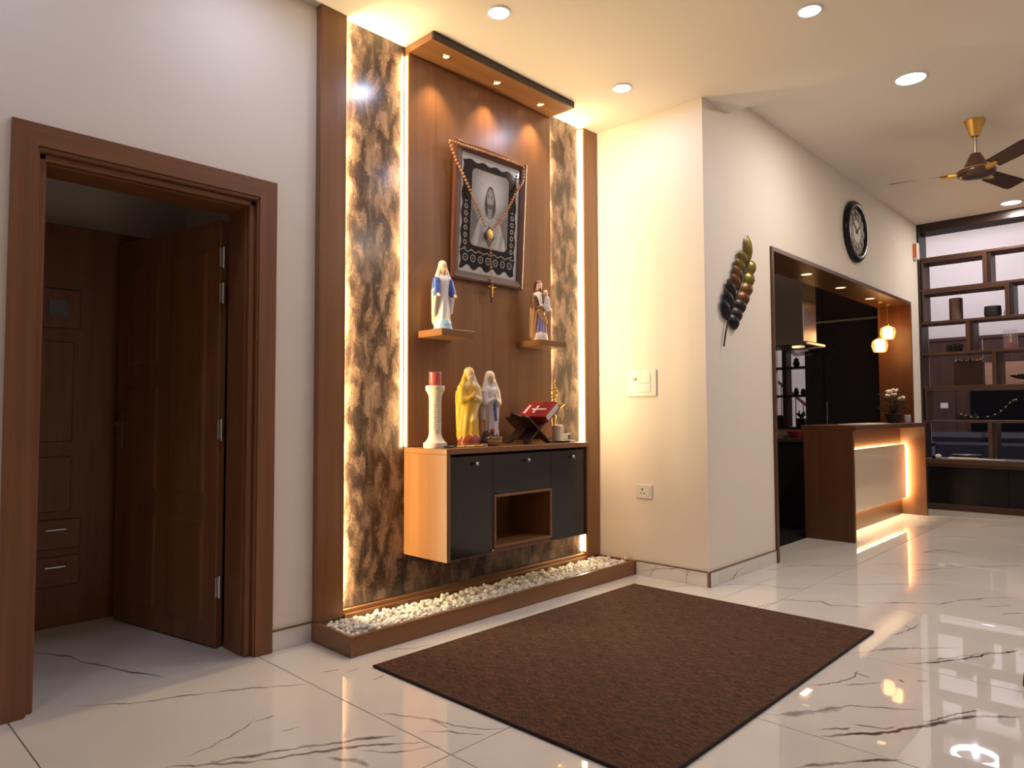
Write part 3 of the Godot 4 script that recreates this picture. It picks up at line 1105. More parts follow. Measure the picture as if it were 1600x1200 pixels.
func cabinet() -> void:
	var x0 := 2.441
	var x1 := 3.674
	var y0 := 0.355
	var y1 := 0.956
	var zb := -3.164
	var zf := -2.828
	var t := thing("altar_cabinet", "wall-hung wooden altar cabinet with dark glossy glass doors and an open niche", "cabinet", Vector3(x0, y0, -3.2))
	var W := x1 - x0
	var H := y1 - y0
	var D := zf + 3.2
	var by := 0.0
	pbox("side_panel", Vector3(0, by, 0), Vector3(0.026, H - 0.0305, D), M.wood, t, 0.0015)
	pbox("side_panel", Vector3(W - 0.026, by, 0), Vector3(W, H - 0.0305, D), M.wood, t, 0.0015)
	pbox("top_panel", Vector3(0, H - 0.03, 0), Vector3(W, H, D), M.wood, t, 0.0015, 0)
	pbox("bottom_panel", Vector3(0.0265, 0.0, 0), Vector3(W - 0.0265, 0.02, D - 0.02), M.wood, t, 0.001, 0)
	pbox("back_panel", Vector3(0.0265, 0.0205, 0), Vector3(W - 0.0265, H - 0.0305, 0.01), M.wood, t)
	var nx0 := 0.362
	var nx1 := 0.862
	var ny0 := 0.024
	var ny1 := 0.329
	var gz := D - 0.016
	var top := H - 0.045
	# left, middle and right glass doors
	var doors := [[0.034, nx0 - 0.003, 0.004, top], [nx0 - 0.001, nx1 + 0.001, ny1 + 0.002, top], [nx1 + 0.003, W - 0.034, 0.004, top]]
	var kn := [2.656, 3.078, 3.500]
	for k in 3:
		var d: Array = doors[k]
		var dr := pbox("glass_door", Vector3(d[0], d[2], gz - 0.016), Vector3(d[1], d[3], gz), M.black_glass, t, 0.0015)
		var b := B.new()
		b.ball(Vector3(kn[k] - x0, 0.867 - y0, gz + 0.02), Vector3.ONE * 0.0125, 10, 14)
		b.tube([Vector3(kn[k] - x0, 0.867 - y0, gz), Vector3(kn[k] - x0, 0.867 - y0, gz + 0.012)], 0.006, 10)
		part("knob", b, M.steel, dr)
		if k == 0:
			var sb := B.new()
			sb.ball(Vector3(2.786 - x0, 0.372 - y0, gz + 0.01), Vector3.ONE * 0.007, 8, 10)
			part("lock_knob", sb, M.brass, dr)
	# open niche: lining with a narrow brown frame
	var fz := gz + 0.008
	pbox("niche_frame", Vector3(nx0, ny0, 0.011), Vector3(nx0 + 0.016, ny1, fz), M.wood, t, 0.001)
	pbox("niche_frame", Vector3(nx1 - 0.016, ny0, 0.011), Vector3(nx1, ny1, fz), M.wood, t, 0.001)
	pbox("niche_frame", Vector3(nx0 + 0.0162, ny1 - 0.016, 0.011), Vector3(nx1 - 0.0162, ny1, fz), M.wood, t, 0.001, 0)
	pbox("niche_frame", Vector3(nx0 + 0.0162, ny0, 0.011), Vector3(nx1 - 0.0162, ny0 + 0.016, fz), M.wood, t, 0.001, 0)

# ------------------------------------------------------------------------------------------------ things on the altar
func altar_objects() -> void:
	# wall shelves
	for k in 2:
		var lo: Vector3 = [Vector3(2.512, 1.582, -3.165), Vector3(3.345, 1.582, -3.165)][k]
		var sh := boxb(Vector3.ZERO, Vector3(0.255, 0.040, 0.212), 0.0015, 0)
		tag(part("wall_shelf", sh, M.wood, self, lo), ["small wooden wall shelf carrying the white and blue statuette", "small wooden wall shelf carrying the statuette that holds a child"][k], "shelf", "small altar shelves")
	var skin := lin(0.70, 0.42, 0.28)
	var white := lin(0.78, 0.74, 0.70)
	statuettes(skin, white)
	picture()
	# tall candle stand with a red candle
	var at := on(680, 640, 2, -3.0)
	at.y = 0.956
	var cs := thing("candle_stand", "tall cream column-shaped candle stand with a carved shaft under the red candle", "candle stand", at)
	var b := B.new()
	b.lathe([Vector2(0.0, 0.0), Vector2(0.064, 0.0), Vector2(0.064, 0.0), Vector2(0.066, 0.006), Vector2(0.066, 0.026), Vector2(0.064, 0.030), Vector2(0.057, 0.033), Vector2(0.047, 0.045), Vector2(0.038, 0.062), Vector2(0.034, 0.078)], 32)
	part("foot", b, M.ceramic, cs)
	b = B.new()
	b.lathe([Vector2(0.034, 0.078), Vector2(0.0325, 0.09), Vector2(0.0325, 0.255), Vector2(0.034, 0.268)], 40, Vector3.ZERO, 1, 1, 20, 0.025)
	for k in 22:
		for q in 5:
			var a := TAU * (q + (k % 2) * 0.5) / 5.0
			b.ball(Vector3(cos(a) * 0.0325, 0.10 + k * 0.007, sin(a) * 0.0325), Vector3(0.004, 0.003, 0.004), 4, 6)
	part("carved_shaft", b, M.ceramic, cs)
	b = B.new()
	b.lathe([Vector2(0.034, 0.268), Vector2(0.036, 0.285), Vector2(0.043, 0.305), Vector2(0.051, 0.318), Vector2(0.054, 0.322), Vector2(0.054, 0.342), Vector2(0.052, 0.345), Vector2(0.052, 0.345), Vector2(0.0, 0.345)], 32)
	part("cup", b, M.ceramic, cs)
	var rc := thing("red_candle", "short red candle in a clear glass on the tall column stand", "candle", at + Vector3(0, 0.3455, 0))
	b = B.new()
	b.lathe([Vector2(0.0, 0.0), Vector2(0.032, 0.0), Vector2(0.032, 0.0), Vector2(0.032, 0.068), Vector2(0.030, 0.071), Vector2(0.030, 0.071), Vector2(0.0, 0.069)], 28)
	part("wax", b, M.red_wax, rc)
	b = B.new()
	b.lathe([Vector2(0.0345, 0.0), Vector2(0.0355, 0.076), Vector2(0.0355, 0.076), Vector2(0.034, 0.076)], 28)
	part("glass_sleeve", b, M.clear, rc)
	# book stand (two crossed carved boards) and book
	var pv := on(843, 676, 2, -2.90)
	var st := thing("book_stand", "dark carved wooden folding book stand with crossed legs on the cabinet", "book stand", Vector3(pv.x, 0.956, -3.0))
	var dark := mat(lin(0.035, 0.016, 0.012), 0.4)
	for s in [1.0, -1.0]:
		# outline in the board's own plane: y along the board, z across
		var o := [Vector2(-0.10, -0.135), Vector2(-0.06, -0.135), Vector2(-0.045, -0.10), Vector2(0.045, -0.10), Vector2(0.06, -0.135), Vector2(0.10, -0.135), Vector2(0.10, 0.0)]
		for k in 9:
			var tt := k / 8.0
			o.append(Vector2(0.10 - 0.2 * tt, 0.115 + 0.045 * sin(PI * tt) + 0.012 * sin(TAU * 2.0 * tt + 1.0)))
		o.append(Vector2(-0.10, 0.0))
		var bb := B.new()
		bb.xf = Transform3D(Basis(Vector3(0, 0, 1), s * deg_to_rad(52)), Vector3(0, 0.0885, 0))
		bb.prism(o, -0.005, 0.005, 0)
		part("carved_board", bb, dark, st)
	var bk := thing("book", "thick red book with a white cross on its cover lying on the carved stand", "book", Vector3(pv.x + 0.05, 0.956 + 0.135, -2.985))
	bk.rotation.z = deg_to_rad(38)
	pbox("page_block", Vector3(0.004, 0.005, -0.115), Vector3(0.142, 0.045, 0.115), M.paper, bk, 0.002)
	var red := mat(lin(0.30, 0.022, 0.02), 0.4)
	pbox("cover", Vector3(0.0, 0.0455, -0.12), Vector3(0.15, 0.049, 0.12), red, bk, 0.001)
	pbox("cover", Vector3(0.0, 0.0, -0.12), Vector3(0.15, 0.0045, 0.12), red, bk, 0.001)
	pbox("spine", Vector3(-0.005, 0.0, -0.12), Vector3(-0.0005, 0.049, 0.12), red, bk, 0.001)
	var wht := mat(lin(0.75, 0.72, 0.7), 0.5)
	var cr := B.new()
	cr.box(Vector3(0.064, 0.0490, -0.045), Vector3(0.078, 0.0496, 0.075))
	cr.box(Vector3(0.035, 0.0490, -0.018), Vector3(0.107, 0.0496, -0.004))
	cr.box(Vector3(0.03, 0.0490, -0.098), Vector3(0.115, 0.0496, -0.078))
	part("cross_print", cr, wht, bk)
	# brass oil lamp behind the book
	var lp := on(866, 640, 2, -3.075)
	var bl := thing("brass_lamp", "tall ornate brass oil lamp with a pierced crest behind the red book", "lamp", Vector3(lp.x, 0.957, -3.075))
	b = B.new()
	b.lathe([Vector2(0.0, 0.0), Vector2(0.055, 0.0), Vector2(0.055, 0.0), Vector2(0.057, 0.008), Vector2(0.045, 0.018), Vector2(0.02, 0.03), Vector2(0.011, 0.05), Vector2(0.016, 0.075), Vector2(0.009, 0.10), Vector2(0.009, 0.15), Vector2(0.017, 0.165), Vector2(0.01, 0.18), Vector2(0.01, 0.225)], 24)
	part("stem", b, M.brass, bl)
	b = B.new()
	b.lathe([Vector2(0.012, 0.222), Vector2(0.03, 0.226), Vector2(0.045, 0.235), Vector2(0.048, 0.24), Vector2(0.044, 0.238), Vector2(0.025, 0.232), Vector2(0.0, 0.232)], 24)
	for k in 5:
		var a := TAU * k / 5.0 + 0.35
		b.tube([Vector3(cos(a) * 0.035, 0.234, sin(a) * 0.035), Vector3(cos(a) * 0.062, 0.24, sin(a) * 0.062), Vector3(cos(a) * 0.085, 0.251, sin(a) * 0.085)], [0.014, 0.009, 0.004], 8)
	part("oil_pan", b, M.brass, bl)
	b = B.new()
	b.lathe([Vector2(0.01, 0.232), Vector2(0.018, 0.245), Vector2(0.012, 0.262), Vector2(0.02, 0.268), Vector2(0.006, 0.275)], 16)
	part("neck", b, M.brass, bl)
	b = B.new()
	for ring in [[0.0, 0.295, 0.013], [-0.02, 0.30, 0.012], [0.02, 0.30, 0.012], [0.0, 0.325, 0.014], [-0.024, 0.327, 0.013], [0.024, 0.327, 0.013], [0.0, 0.352, 0.013], [-0.018, 0.352, 0.011], [0.018, 0.352, 0.011], [0.0, 0.375, 0.010]]:
		var pth := []
		for q in 12: pth.append(Vector3(ring[0] + cos(TAU * q / 12) * ring[2], ring[1] + sin(TAU * q / 12) * ring[2], 0))
		b.tube(pth, 0.0032, 6, true)
	b.tube([Vector3(0, 0.27, 0), Vector3(0, 0.385, 0), Vector3(0, 0.405, 0), Vector3(0, 0.425, 0)], [0.004, 0.004, 0.006, 0.001], 8)
	part("pierced_crest", b, M.brass, bl)
	# white candle, saucer and little framed charm
	var wc := on(874, 676, 2, -2.93)
	b = B.new()
	b.lathe([Vector2(0.0, 0.0), Vector2(0.04, 0.0), Vector2(0.04, 0.0), Vector2(0.06, 0.008), Vector2(0.085, 0.012), Vector2(0.084, 0.014), Vector2(0.055, 0.011), Vector2(0.0, 0.010)], 28)
	var dish := Vector3(wc.x + 0.05, 0.956, -2.945)
	tag(part("saucer", b, mat(lin(0.78, 0.76, 0.72), 0.2), self, dish), "flat white saucer under the ivory candle at the end of the cabinet", "saucer")
	var cd := thing("ivory_candle", "plain ivory pillar candle standing on the white saucer", "candle", Vector3(wc.x, 0.9685, -2.945))
	b = B.new()
	b.lathe([Vector2(0.0, 0.0), Vector2(0.036, 0.0), Vector2(0.036, 0.0), Vector2(0.037, 0.09), Vector2(0.034, 0.10), Vector2(0.025, 0.104), Vector2(0.015, 0.098), Vector2(0.0, 0.096)], 28)
	part("wax", b, M.wax, cd)
	b = B.new()
	b.tube([Vector3(0, 0.094, 0), Vector3(0.001, 0.106, 0.001)], 0.0012, 6)
	part("wick", b, M.black_matt, cd)
	var ch := thing("tealight_box", "tiny square cream tealight holder with a dark centre on the white saucer", "tealight holder", Vector3(wc.x + 0.098, 0.9685, -2.945))
	pbox("box", Vector3(-0.022, 0, -0.018), Vector3(0.022, 0.045, 0.018), mat(lin(0.7, 0.66, 0.55), 0.3), ch, 0.004)
	pbox("dark_centre", Vector3(-0.014, 0.008, 0.018), Vector3(0.014, 0.034, 0.0195), M.black_matt, ch)
	pbox("emblem", Vector3(-0.006, 0.015, 0.0195), Vector3(0.006, 0.027, 0.0205), M.brass, ch)
	# string of yellow beads, small cup, coiled dark bead string
	var gb := on(735, 688, 2, -2.90)
	b = B.new()
	for k in 46:
		var tt := k / 45.0
		b.ball(Vector3(-0.10 + 0.20 * tt, 0.007, 0.018 * sin(tt * 17.0) + rng.randf_range(-0.004, 0.004)), Vector3(0.0055, 0.0065, 0.0055), 5, 7)
	tag(part("bead_string", b, mat(lin(0.75, 0.52, 0.16), 0.3), self, Vector3(gb.x, 0.956, -2.895)), "string of yellow beads lying at the foot of the golden statuette", "beads")
	b = B.new()
	for k in 26:
		var a := k * 0.62
		b.ball(Vector3(cos(a) * (0.012 + 0.0012 * k), 0.005 + 0.0002 * k, sin(a) * (0.012 + 0.0012 * k)), Vector3.ONE * 0.005, 5, 7)
	var db := on(703, 690, 2, -2.92)
	tag(part("bead_string", b, mat(lin(0.02, 0.05, 0.06), 0.25), self, Vector3(db.x, 0.956, -2.92)), "small coil of dark blue beads next to the column candle stand", "beads")
	b = B.new()
	b.lathe([Vector2(0.0, 0.0), Vector2(0.017, 0.0), Vector2(0.017, 0.0), Vector2(0.019, 0.018), Vector2(0.017, 0.018), Vector2(0.015, 0.005), Vector2(0.0, 0.005)], 20)
	var tc := on(757, 690, 2, -2.88)
	tag(part("tealight_cup", b, mat(lin(0.6, 0.55, 0.5), 0.3, 0.6), self, Vector3(tc.x, 0.956, -2.88)), "small metal tealight cup between the two large statuettes", "cup")

func figure(called: String, label: String, at: Vector3, turn: float, prims: Array, lo: Vector3, hi: Vector3, cell: float, k := 0.010) -> Node3D:
	var t := thing(called, label, "statuette", at, "", turn)
	part("figure", figurine(prims, lo, hi, cell, k), M.paint, t)
	return t

func vc(r: float, g: float, b: float) -> Color:
	return Color(r, g, b)

func face_bits(t: Node3D, hd: Vector3, s: float) -> void:
	# eyes, brows and mouth as small painted marks on the head
	var e := B.new()
	for sx in [-1.0, 1.0]:
		e.ball(hd + Vector3(0.0075 * sx, 0.002, 0.0205) * s, Vector3(0.0028, 0.0013, 0.0012) * s, 5, 8)
		e.ball(hd + Vector3(0.0075 * sx, 0.0062, 0.0202) * s, Vector3(0.0042, 0.0008, 0.0012) * s, 5, 8)
	part("eyes", e, mat(lin(0.05, 0.03, 0.02), 0.5), t)
	var m := B.new()
	m.ball(hd + Vector3(0, -0.0108, 0.0195) * s, Vector3(0.0042, 0.0014, 0.0012) * s, 5, 8)
	part("mouth", m, mat(lin(0.4, 0.08, 0.06), 0.5), t)

func statuettes(skin_s: Color, white_s: Color) -> void:
	var skin := vc(0.72, 0.42, 0.28)
	var white := vc(0.80, 0.75, 0.70)
	var cream := vc(0.80, 0.66, 0.45)
	var V := func(x, y, z) -> Vector3: return Vector3(x, y, z)
	# --- white robe, blue mantle, hands held low
	var blue := vc(0.05, 0.11, 0.42)
	var A := [
		[V.call(0, 0.012, 0), V.call(0, 0.022, 0), 0.062, 0.058, vc(0.35, 0.55, 0.72), 0.9, 0.0, 0.0],
		[V.call(0, 0.035, 0), V.call(0, 0.20, 0), 0.052, 0.036, white, 0.8, 9.0, 0.004],
		[V.call(0, 0.19, 0), V.call(0, 0.285, 0), 0.034, 0.038, white, 0.8, 7.0, 0.002],
		[V.call(-0.02, 0.295, -0.004), V.call(0.02, 0.295, -0.004), 0.032, 0.032, white, 0.85, 0.0, 0.0],
		[V.call(-0.050, 0.285, 0), V.call(-0.062, 0.215, 0.016), 0.024, 0.022, blue, 1.0, 0.0, 0.0],
		[V.call(0.050, 0.285, 0), V.call(0.062, 0.215, 0.016), 0.024, 0.022, blue, 1.0, 0.0, 0.0],
		[V.call(-0.062, 0.225, 0.006), V.call(-0.066, 0.09, -0.004), 0.019, 0.013, cream, 1.2, 6.0, 0.004],
		[V.call(0.062, 0.225, 0.006), V.call(0.060, 0.11, -0.004), 0.019, 0.013, white, 1.2, 6.0, 0.004],
		[V.call(-0.03, 0.27, -0.022), V.call(-0.03, 0.06, -0.024), 0.03, 0.034, cream, 0.7, 7.0, 0.004],
		[V.call(0.03, 0.27, -0.022), V.call(0.03, 0.06, -0.024), 0.03, 0.034, white, 0.7, 7.0, 0.004],
		[V.call(-0.062, 0.215, 0.018), V.call(-0.058, 0.196, 0.048), 0.0095, 0.008, skin, 1.0, 0.0, 0.0],
		[V.call(0.062, 0.215, 0.018), V.call(0.066, 0.196, 0.048), 0.0095, 0.008, skin, 1.0, 0.0, 0.0],
		[V.call(0, 0.315, 0.002), V.call(0, 0.335, 0.004), 0.014, 0.013, skin, 1.0, 0.0, 0.0],
		[V.call(0, 0.352, 0.006), V.call(0, 0.372, 0.006), 0.0185, 0.0215, skin, 1.0, 0.0, 0.0],
		[V.call(0, 0.36, 0.026), V.call(0, 0.355, 0.028), 0.0035, 0.004, skin, 1.0, 0.0, 0.0],
		[V.call(0, 0.385, -0.006), V.call(0, 0.33, -0.016), 0.0265, 0.03, cream, 1.0, 0.0, 0.0],
		[V.call(-0.024, 0.365, -0.004), V.call(-0.042, 0.295, -0.002), 0.011, 0.02, cream, 1.0, 0.0, 0.0],
		[V.call(0.024, 0.365, -0.004), V.call(0.042, 0.295, -0.002), 0.011, 0.02, white, 1.0, 0.0, 0.0],
	]
	var q := on(692, 500, 2, -3.06)
	var fa := figure("robed_statuette", "white robed statuette with a blue mantle and low open hands on the wall shelf", Vector3(q.x, 1.622, -3.06), -0.15, A, V.call(-0.105, -0.002, -0.075), V.call(0.105, 0.42, 0.075), 0.0042, 0.008)
	fa.scale.x = 0.9
	face_bits(fa, V.call(0, 0.362, 0.006), 1.0)
	# --- bearded figure with a child on the arm
	var brown := vc(0.16, 0.075, 0.035)
	var tan := vc(0.45, 0.24, 0.10)
	var purple := vc(0.20, 0.16, 0.34)
	var hair := vc(0.12, 0.045, 0.025)
	var Bq := [
		[V.call(0, 0.012, 0), V.call(0, 0.02, 0), 0.058, 0.055, vc(0.55, 0.48, 0.42), 0.9, 0.0, 0.0],
		[V.call(0.004, 0.035, 0), V.call(0, 0.19, 0), 0.048, 0.036, purple, 0.8, 8.0, 0.005],
		[V.call(0, 0.185, 0), V.call(0, 0.285, 0), 0.036, 0.038, brown, 0.8, 6.0, 0.003],
		[V.call(-0.022, 0.295, -0.003), V.call(0.022, 0.295, -0.003), 0.031, 0.031, white, 0.85, 0.0, 0.0],
		[V.call(-0.048, 0.285, 0), V.call(-0.05, 0.215, 0.012), 0.022, 0.02, brown, 1.0, 0.0, 0.0],
		[V.call(-0.05, 0.21, 0.0), V.call(-0.052, 0.03, -0.01), 0.022, 0.02, tan, 1.2, 5.0, 0.004],
		[V.call(-0.02, 0.20, 0.024), V.call(0.028, 0.13, 0.026), 0.022, 0.018, tan, 0.8, 5.0, 0.003],
		[V.call(0.0, 0.27, -0.024), V.call(0.01, 0.04, -0.026), 0.042, 0.046, brown, 0.6, 7.0, 0.004],
		[V.call(-0.05, 0.215, 0.016), V.call(-0.022, 0.225, 0.046), 0.011, 0.009, brown, 1.0, 0.0, 0.0],
		[V.call(-0.022, 0.225, 0.046), V.call(-0.014, 0.232, 0.05), 0.009, 0.008, skin, 1.0, 0.0, 0.0],
		[V.call(-0.024, 0.24, 0.046), V.call(-0.034, 0.305, 0.04), 0.007, 0.016, vc(0.75, 0.72, 0.66), 1.0, 7.0, 0.006],
		[V.call(0.05, 0.285, 0), V.call(0.054, 0.235, 0.014), 0.022, 0.02, white, 1.0, 0.0, 0.0],
		[V.call(0.040, 0.225, 0.026), V.call(0.042, 0.285, 0.028), 0.024, 0.018, vc(0.76, 0.70, 0.68), 1.0, 6.0, 0.003],
		[V.call(0.040, 0.232, 0.03), V.call(0.058, 0.205, 0.05), 0.013, 0.009, vc(0.76, 0.70, 0.68), 1.0, 0.0, 0.0],
		[V.call(0.032, 0.318, 0.026), V.call(0.032, 0.324, 0.026), 0.016, 0.016, skin, 1.0, 0.0, 0.0],
		[V.call(0.033, 0.328, 0.018), V.call(0.033, 0.330, 0.018), 0.0165, 0.0165, tan, 1.0, 0.0, 0.0],
		[V.call(-0.008, 0.315, 0), V.call(-0.008, 0.335, 0.004), 0.014, 0.013, skin, 1.0, 0.0, 0.0],
		[V.call(-0.008, 0.352, 0.006), V.call(-0.008, 0.370, 0.006), 0.018, 0.021, skin, 1.0, 0.0, 0.0],
		[V.call(-0.008, 0.360, 0.026), V.call(-0.008, 0.355, 0.028), 0.0035, 0.004, skin, 1.0, 0.0, 0.0],
		[V.call(-0.008, 0.338, 0.016), V.call(-0.008, 0.328, 0.020), 0.014, 0.009, hair, 1.0, 0.0, 0.0],
		[V.call(-0.008, 0.382, -0.004), V.call(-0.010, 0.34, -0.014), 0.025, 0.024, hair, 1.0, 0.0, 0.0],
	]
	q = on(843, 520, 2, -3.06)
	var fb := figure("bearded_statuette", "bearded brown and purple robed statuette holding a child on its arm", Vector3(q.x, 1.622, -3.06), -0.15, Bq, V.call(-0.09, -0.002, -0.075), V.call(0.09, 0.42, 0.075), 0.0042, 0.007)
	face_bits(fb, V.call(-0.008, 0.360, 0.006), 1.0)
	# --- golden robe with folded hands
	var gold := vc(0.70, 0.42, 0.05)
	var gold2 := vc(0.78, 0.60, 0.26)
	var C := [
		[V.call(0, 0.012, 0), V.call(0, 0.02, 0), 0.074, 0.070, vc(0.35, 0.07, 0.03), 0.85, 0.0, 0.0],
		[V.call(0.03, 0.03, 0.035), V.call(0.05, 0.03, 0.02), 0.016, 0.016, vc(0.10, 0.05, 0.10), 1.0, 7.0, 0.004],
		[V.call(0, 0.04, 0), V.call(0, 0.26, 0), 0.064, 0.050, gold, 0.75, 8.0, 0.006],
		[V.call(0, 0.25, 0), V.call(0, 0.335, 0), 0.050, 0.044, gold, 0.75, 6.0, 0.003],
		[V.call(-0.022, 0.345, -0.003), V.call(0.022, 0.345, -0.003), 0.036, 0.036, gold2, 0.85, 0.0, 0.0],
		[V.call(-0.052, 0.335, 0), V.call(-0.056, 0.268, 0.014), 0.026, 0.024, gold, 1.0, 0.0, 0.0],
		[V.call(0.052, 0.335, 0), V.call(0.056, 0.268, 0.014), 0.026, 0.024, gold2, 1.0, 0.0, 0.0],
		[V.call(-0.056, 0.265, 0.016), V.call(-0.012, 0.283, 0.052), 0.018, 0.013, gold, 1.0, 0.0, 0.0],
		[V.call(0.056, 0.265, 0.016), V.call(0.012, 0.283, 0.052), 0.018, 0.013, gold2, 1.0, 0.0, 0.0],
		[V.call(-0.006, 0.285, 0.054), V.call(-0.002, 0.310, 0.056), 0.009, 0.006, skin, 1.0, 0.0, 0.0],
		[V.call(0.006, 0.285, 0.054), V.call(0.002, 0.310, 0.056), 0.009, 0.006, skin, 1.0, 0.0, 0.0],
		[V.call(-0.03, 0.30, -0.03), V.call(-0.02, 0.06, -0.03), 0.04, 0.045, gold, 0.7, 7.0, 0.005],
		[V.call(0.045, 0.25, 0.012), V.call(0.0, 0.15, 0.040), 0.020, 0.014, gold2, 0.9, 5.0, 0.004],
		[V.call(0, 0.365, 0.002), V.call(0, 0.385, 0.004), 0.016, 0.015, skin, 1.0, 0.0, 0.0],
		[V.call(0, 0.402, 0.008), V.call(0, 0.423, 0.008), 0.020, 0.0235, skin, 1.0, 0.0, 0.0],
		[V.call(0, 0.411, 0.030), V.call(0, 0.405, 0.032), 0.004, 0.0045, skin, 1.0, 0.0, 0.0],
		[V.call(0, 0.432, -0.002), V.call(0, 0.37, -0.014), 0.030, 0.036, gold2, 1.0, 0.0, 0.0],
		[V.call(-0.025, 0.415, -0.002), V.call(-0.046, 0.335, 0), 0.013, 0.024, gold, 1.0, 0.0, 0.0],
		[V.call(0.025, 0.415, -0.002), V.call(0.046, 0.335, 0), 0.013, 0.024, vc(0.80, 0.70, 0.48), 1.0, 0.0, 0.0],
	]
	q = on(733, 640, 2, -3.01)
	var fc := figure("golden_statuette", "golden robed statuette with folded hands standing on the cabinet", Vector3(q.x, 0.957, -3.01), -0.2, C, V.call(-0.105, -0.002, -0.085), V.call(0.105, 0.475, 0.085), 0.0048, 0.009)
	face_bits(fc, V.call(0, 0.413, 0.008), 1.08)
	# --- pale veil, blue sash, rock foot with a little basket
	var pale := vc(0.62, 0.54, 0.58)
	var veil := vc(0.80, 0.72, 0.62)
	var D := [
		[V.call(0, 0.03, 0), V.call(0, 0.05, 0), 0.058, 0.050, vc(0.13, 0.09, 0.08), 0.8, 7.0, 0.008],
		[V.call(0.01, 0.07, 0), V.call(0, 0.24, 0), 0.046, 0.036, pale, 0.8, 8.0, 0.005],
		[V.call(0, 0.23, 0), V.call(0, 0.31, 0), 0.038, 0.038, vc(0.68, 0.62, 0.62), 0.8, 6.0, 0.003],
		[V.call(-0.020, 0.325, -0.003), V.call(0.020, 0.325, -0.003), 0.033, 0.033, veil, 0.85, 0.0, 0.0],
		[V.call(-0.046, 0.315, 0), V.call(-0.05, 0.25, 0.014), 0.022, 0.020, pale, 1.0, 0.0, 0.0],
		[V.call(0.046, 0.315, 0), V.call(0.05, 0.25, 0.014), 0.022, 0.020, veil, 1.0, 0.0, 0.0],
		[V.call(-0.05, 0.248, 0.016), V.call(-0.008, 0.275, 0.048), 0.014, 0.010, white, 1.0, 0.0, 0.0],
		[V.call(0.05, 0.248, 0.016), V.call(0.010, 0.275, 0.048), 0.014, 0.010, white, 1.0, 0.0, 0.0],
		[V.call(-0.004, 0.277, 0.050), V.call(-0.001, 0.305, 0.052), 0.008, 0.005, skin, 1.0, 0.0, 0.0],
		[V.call(0.005, 0.277, 0.050), V.call(0.002, 0.305, 0.052), 0.008, 0.005, skin, 1.0, 0.0, 0.0],
		[V.call(0.010, 0.245, 0.034), V.call(0.016, 0.15, 0.038), 0.010, 0.008, vc(0.10, 0.16, 0.42), 1.0, 0.0, 0.0],
		[V.call(0.052, 0.30, -0.01), V.call(0.050, 0.12, -0.012), 0.022, 0.016, veil, 1.0, 6.0, 0.005],
		[V.call(-0.048, 0.29, -0.01), V.call(-0.044, 0.16, -0.014), 0.020, 0.018, pale, 1.0, 6.0, 0.005],
		[V.call(0, 0.29, -0.028), V.call(0, 0.08, -0.028), 0.046, 0.044, veil, 0.6, 7.0, 0.004],
		[V.call(-0.012, 0.085, 0.040), V.call(-0.010, 0.09, 0.042), 0.012, 0.012, vc(0.42, 0.06, 0.08), 1.0, 0.0, 0.0],
		[V.call(0, 0.35, 0.002), V.call(0, 0.37, 0.004), 0.015, 0.014, skin, 1.0, 0.0, 0.0],
		[V.call(0, 0.385, 0.008), V.call(0, 0.404, 0.008), 0.019, 0.022, skin, 1.0, 0.0, 0.0],
		[V.call(0, 0.393, 0.028), V.call(0, 0.388, 0.030), 0.0038, 0.0042, skin, 1.0, 0.0, 0.0],
		[V.call(0, 0.404, -0.001), V.call(0, 0.39, -0.004), 0.0255, 0.026, hair, 1.0, 0.0, 0.0],
		[V.call(0, 0.418, -0.005), V.call(0, 0.355, -0.016), 0.029, 0.034, veil, 1.0, 0.0, 0.0],
		[V.call(-0.027, 0.40, -0.003), V.call(-0.044, 0.32, 0), 0.010, 0.022, white, 1.0, 0.0, 0.0],
		[V.call(0.027, 0.40, -0.003), V.call(0.044, 0.32, 0), 0.010, 0.022, veil, 1.0, 0.0, 0.0],
	]
	q = on(766, 640, 2, -3.0)
	var fd := figure("veiled_statuette", "pale veiled statuette with a blue sash on a rocky foot", Vector3(q.x, 0.957, -3.0), -0.15, D, V.call(-0.09, -0.002, -0.075), V.call(0.09, 0.46, 0.08), 0.0045, 0.007)
	face_bits(fd, V.call(0, 0.395, 0.008), 1.02)
	var b := B.new()
	b.lathe([Vector2(0.0, 0.0), Vector2(0.022, 0.0), Vector2(0.022, 0.0), Vector2(0.038, 0.014), Vector2(0.044, 0.032), Vector2(0.042, 0.045), Vector2(0.036, 0.046), Vector2(0.0, 0.04)], 24, Vector3.ZERO, 1, 1, 12, 0.02)
	var bp := on(771, 680, 2, -2.915)
	var bs := thing("basket", "tiny round woven basket with beaded rim before the veiled statuette", "basket", Vector3(bp.x, 0.956, -2.905))
	part("bowl", b, mat(lin(0.42, 0.26, 0.10), 0.6), bs)
	b = B.new()
	for k in 30:
		var a := TAU * k / 30.0
		b.ball(Vector3(cos(a) * 0.04, 0.046 + 0.004 * sin(a * 7), sin(a) * 0.04), Vector3.ONE * (0.005 + 0.002 * (k % 3)), 5, 7)
	part("beaded_rim", b, mat(lin(0.25, 0.15, 0.08), 0.3), bs)

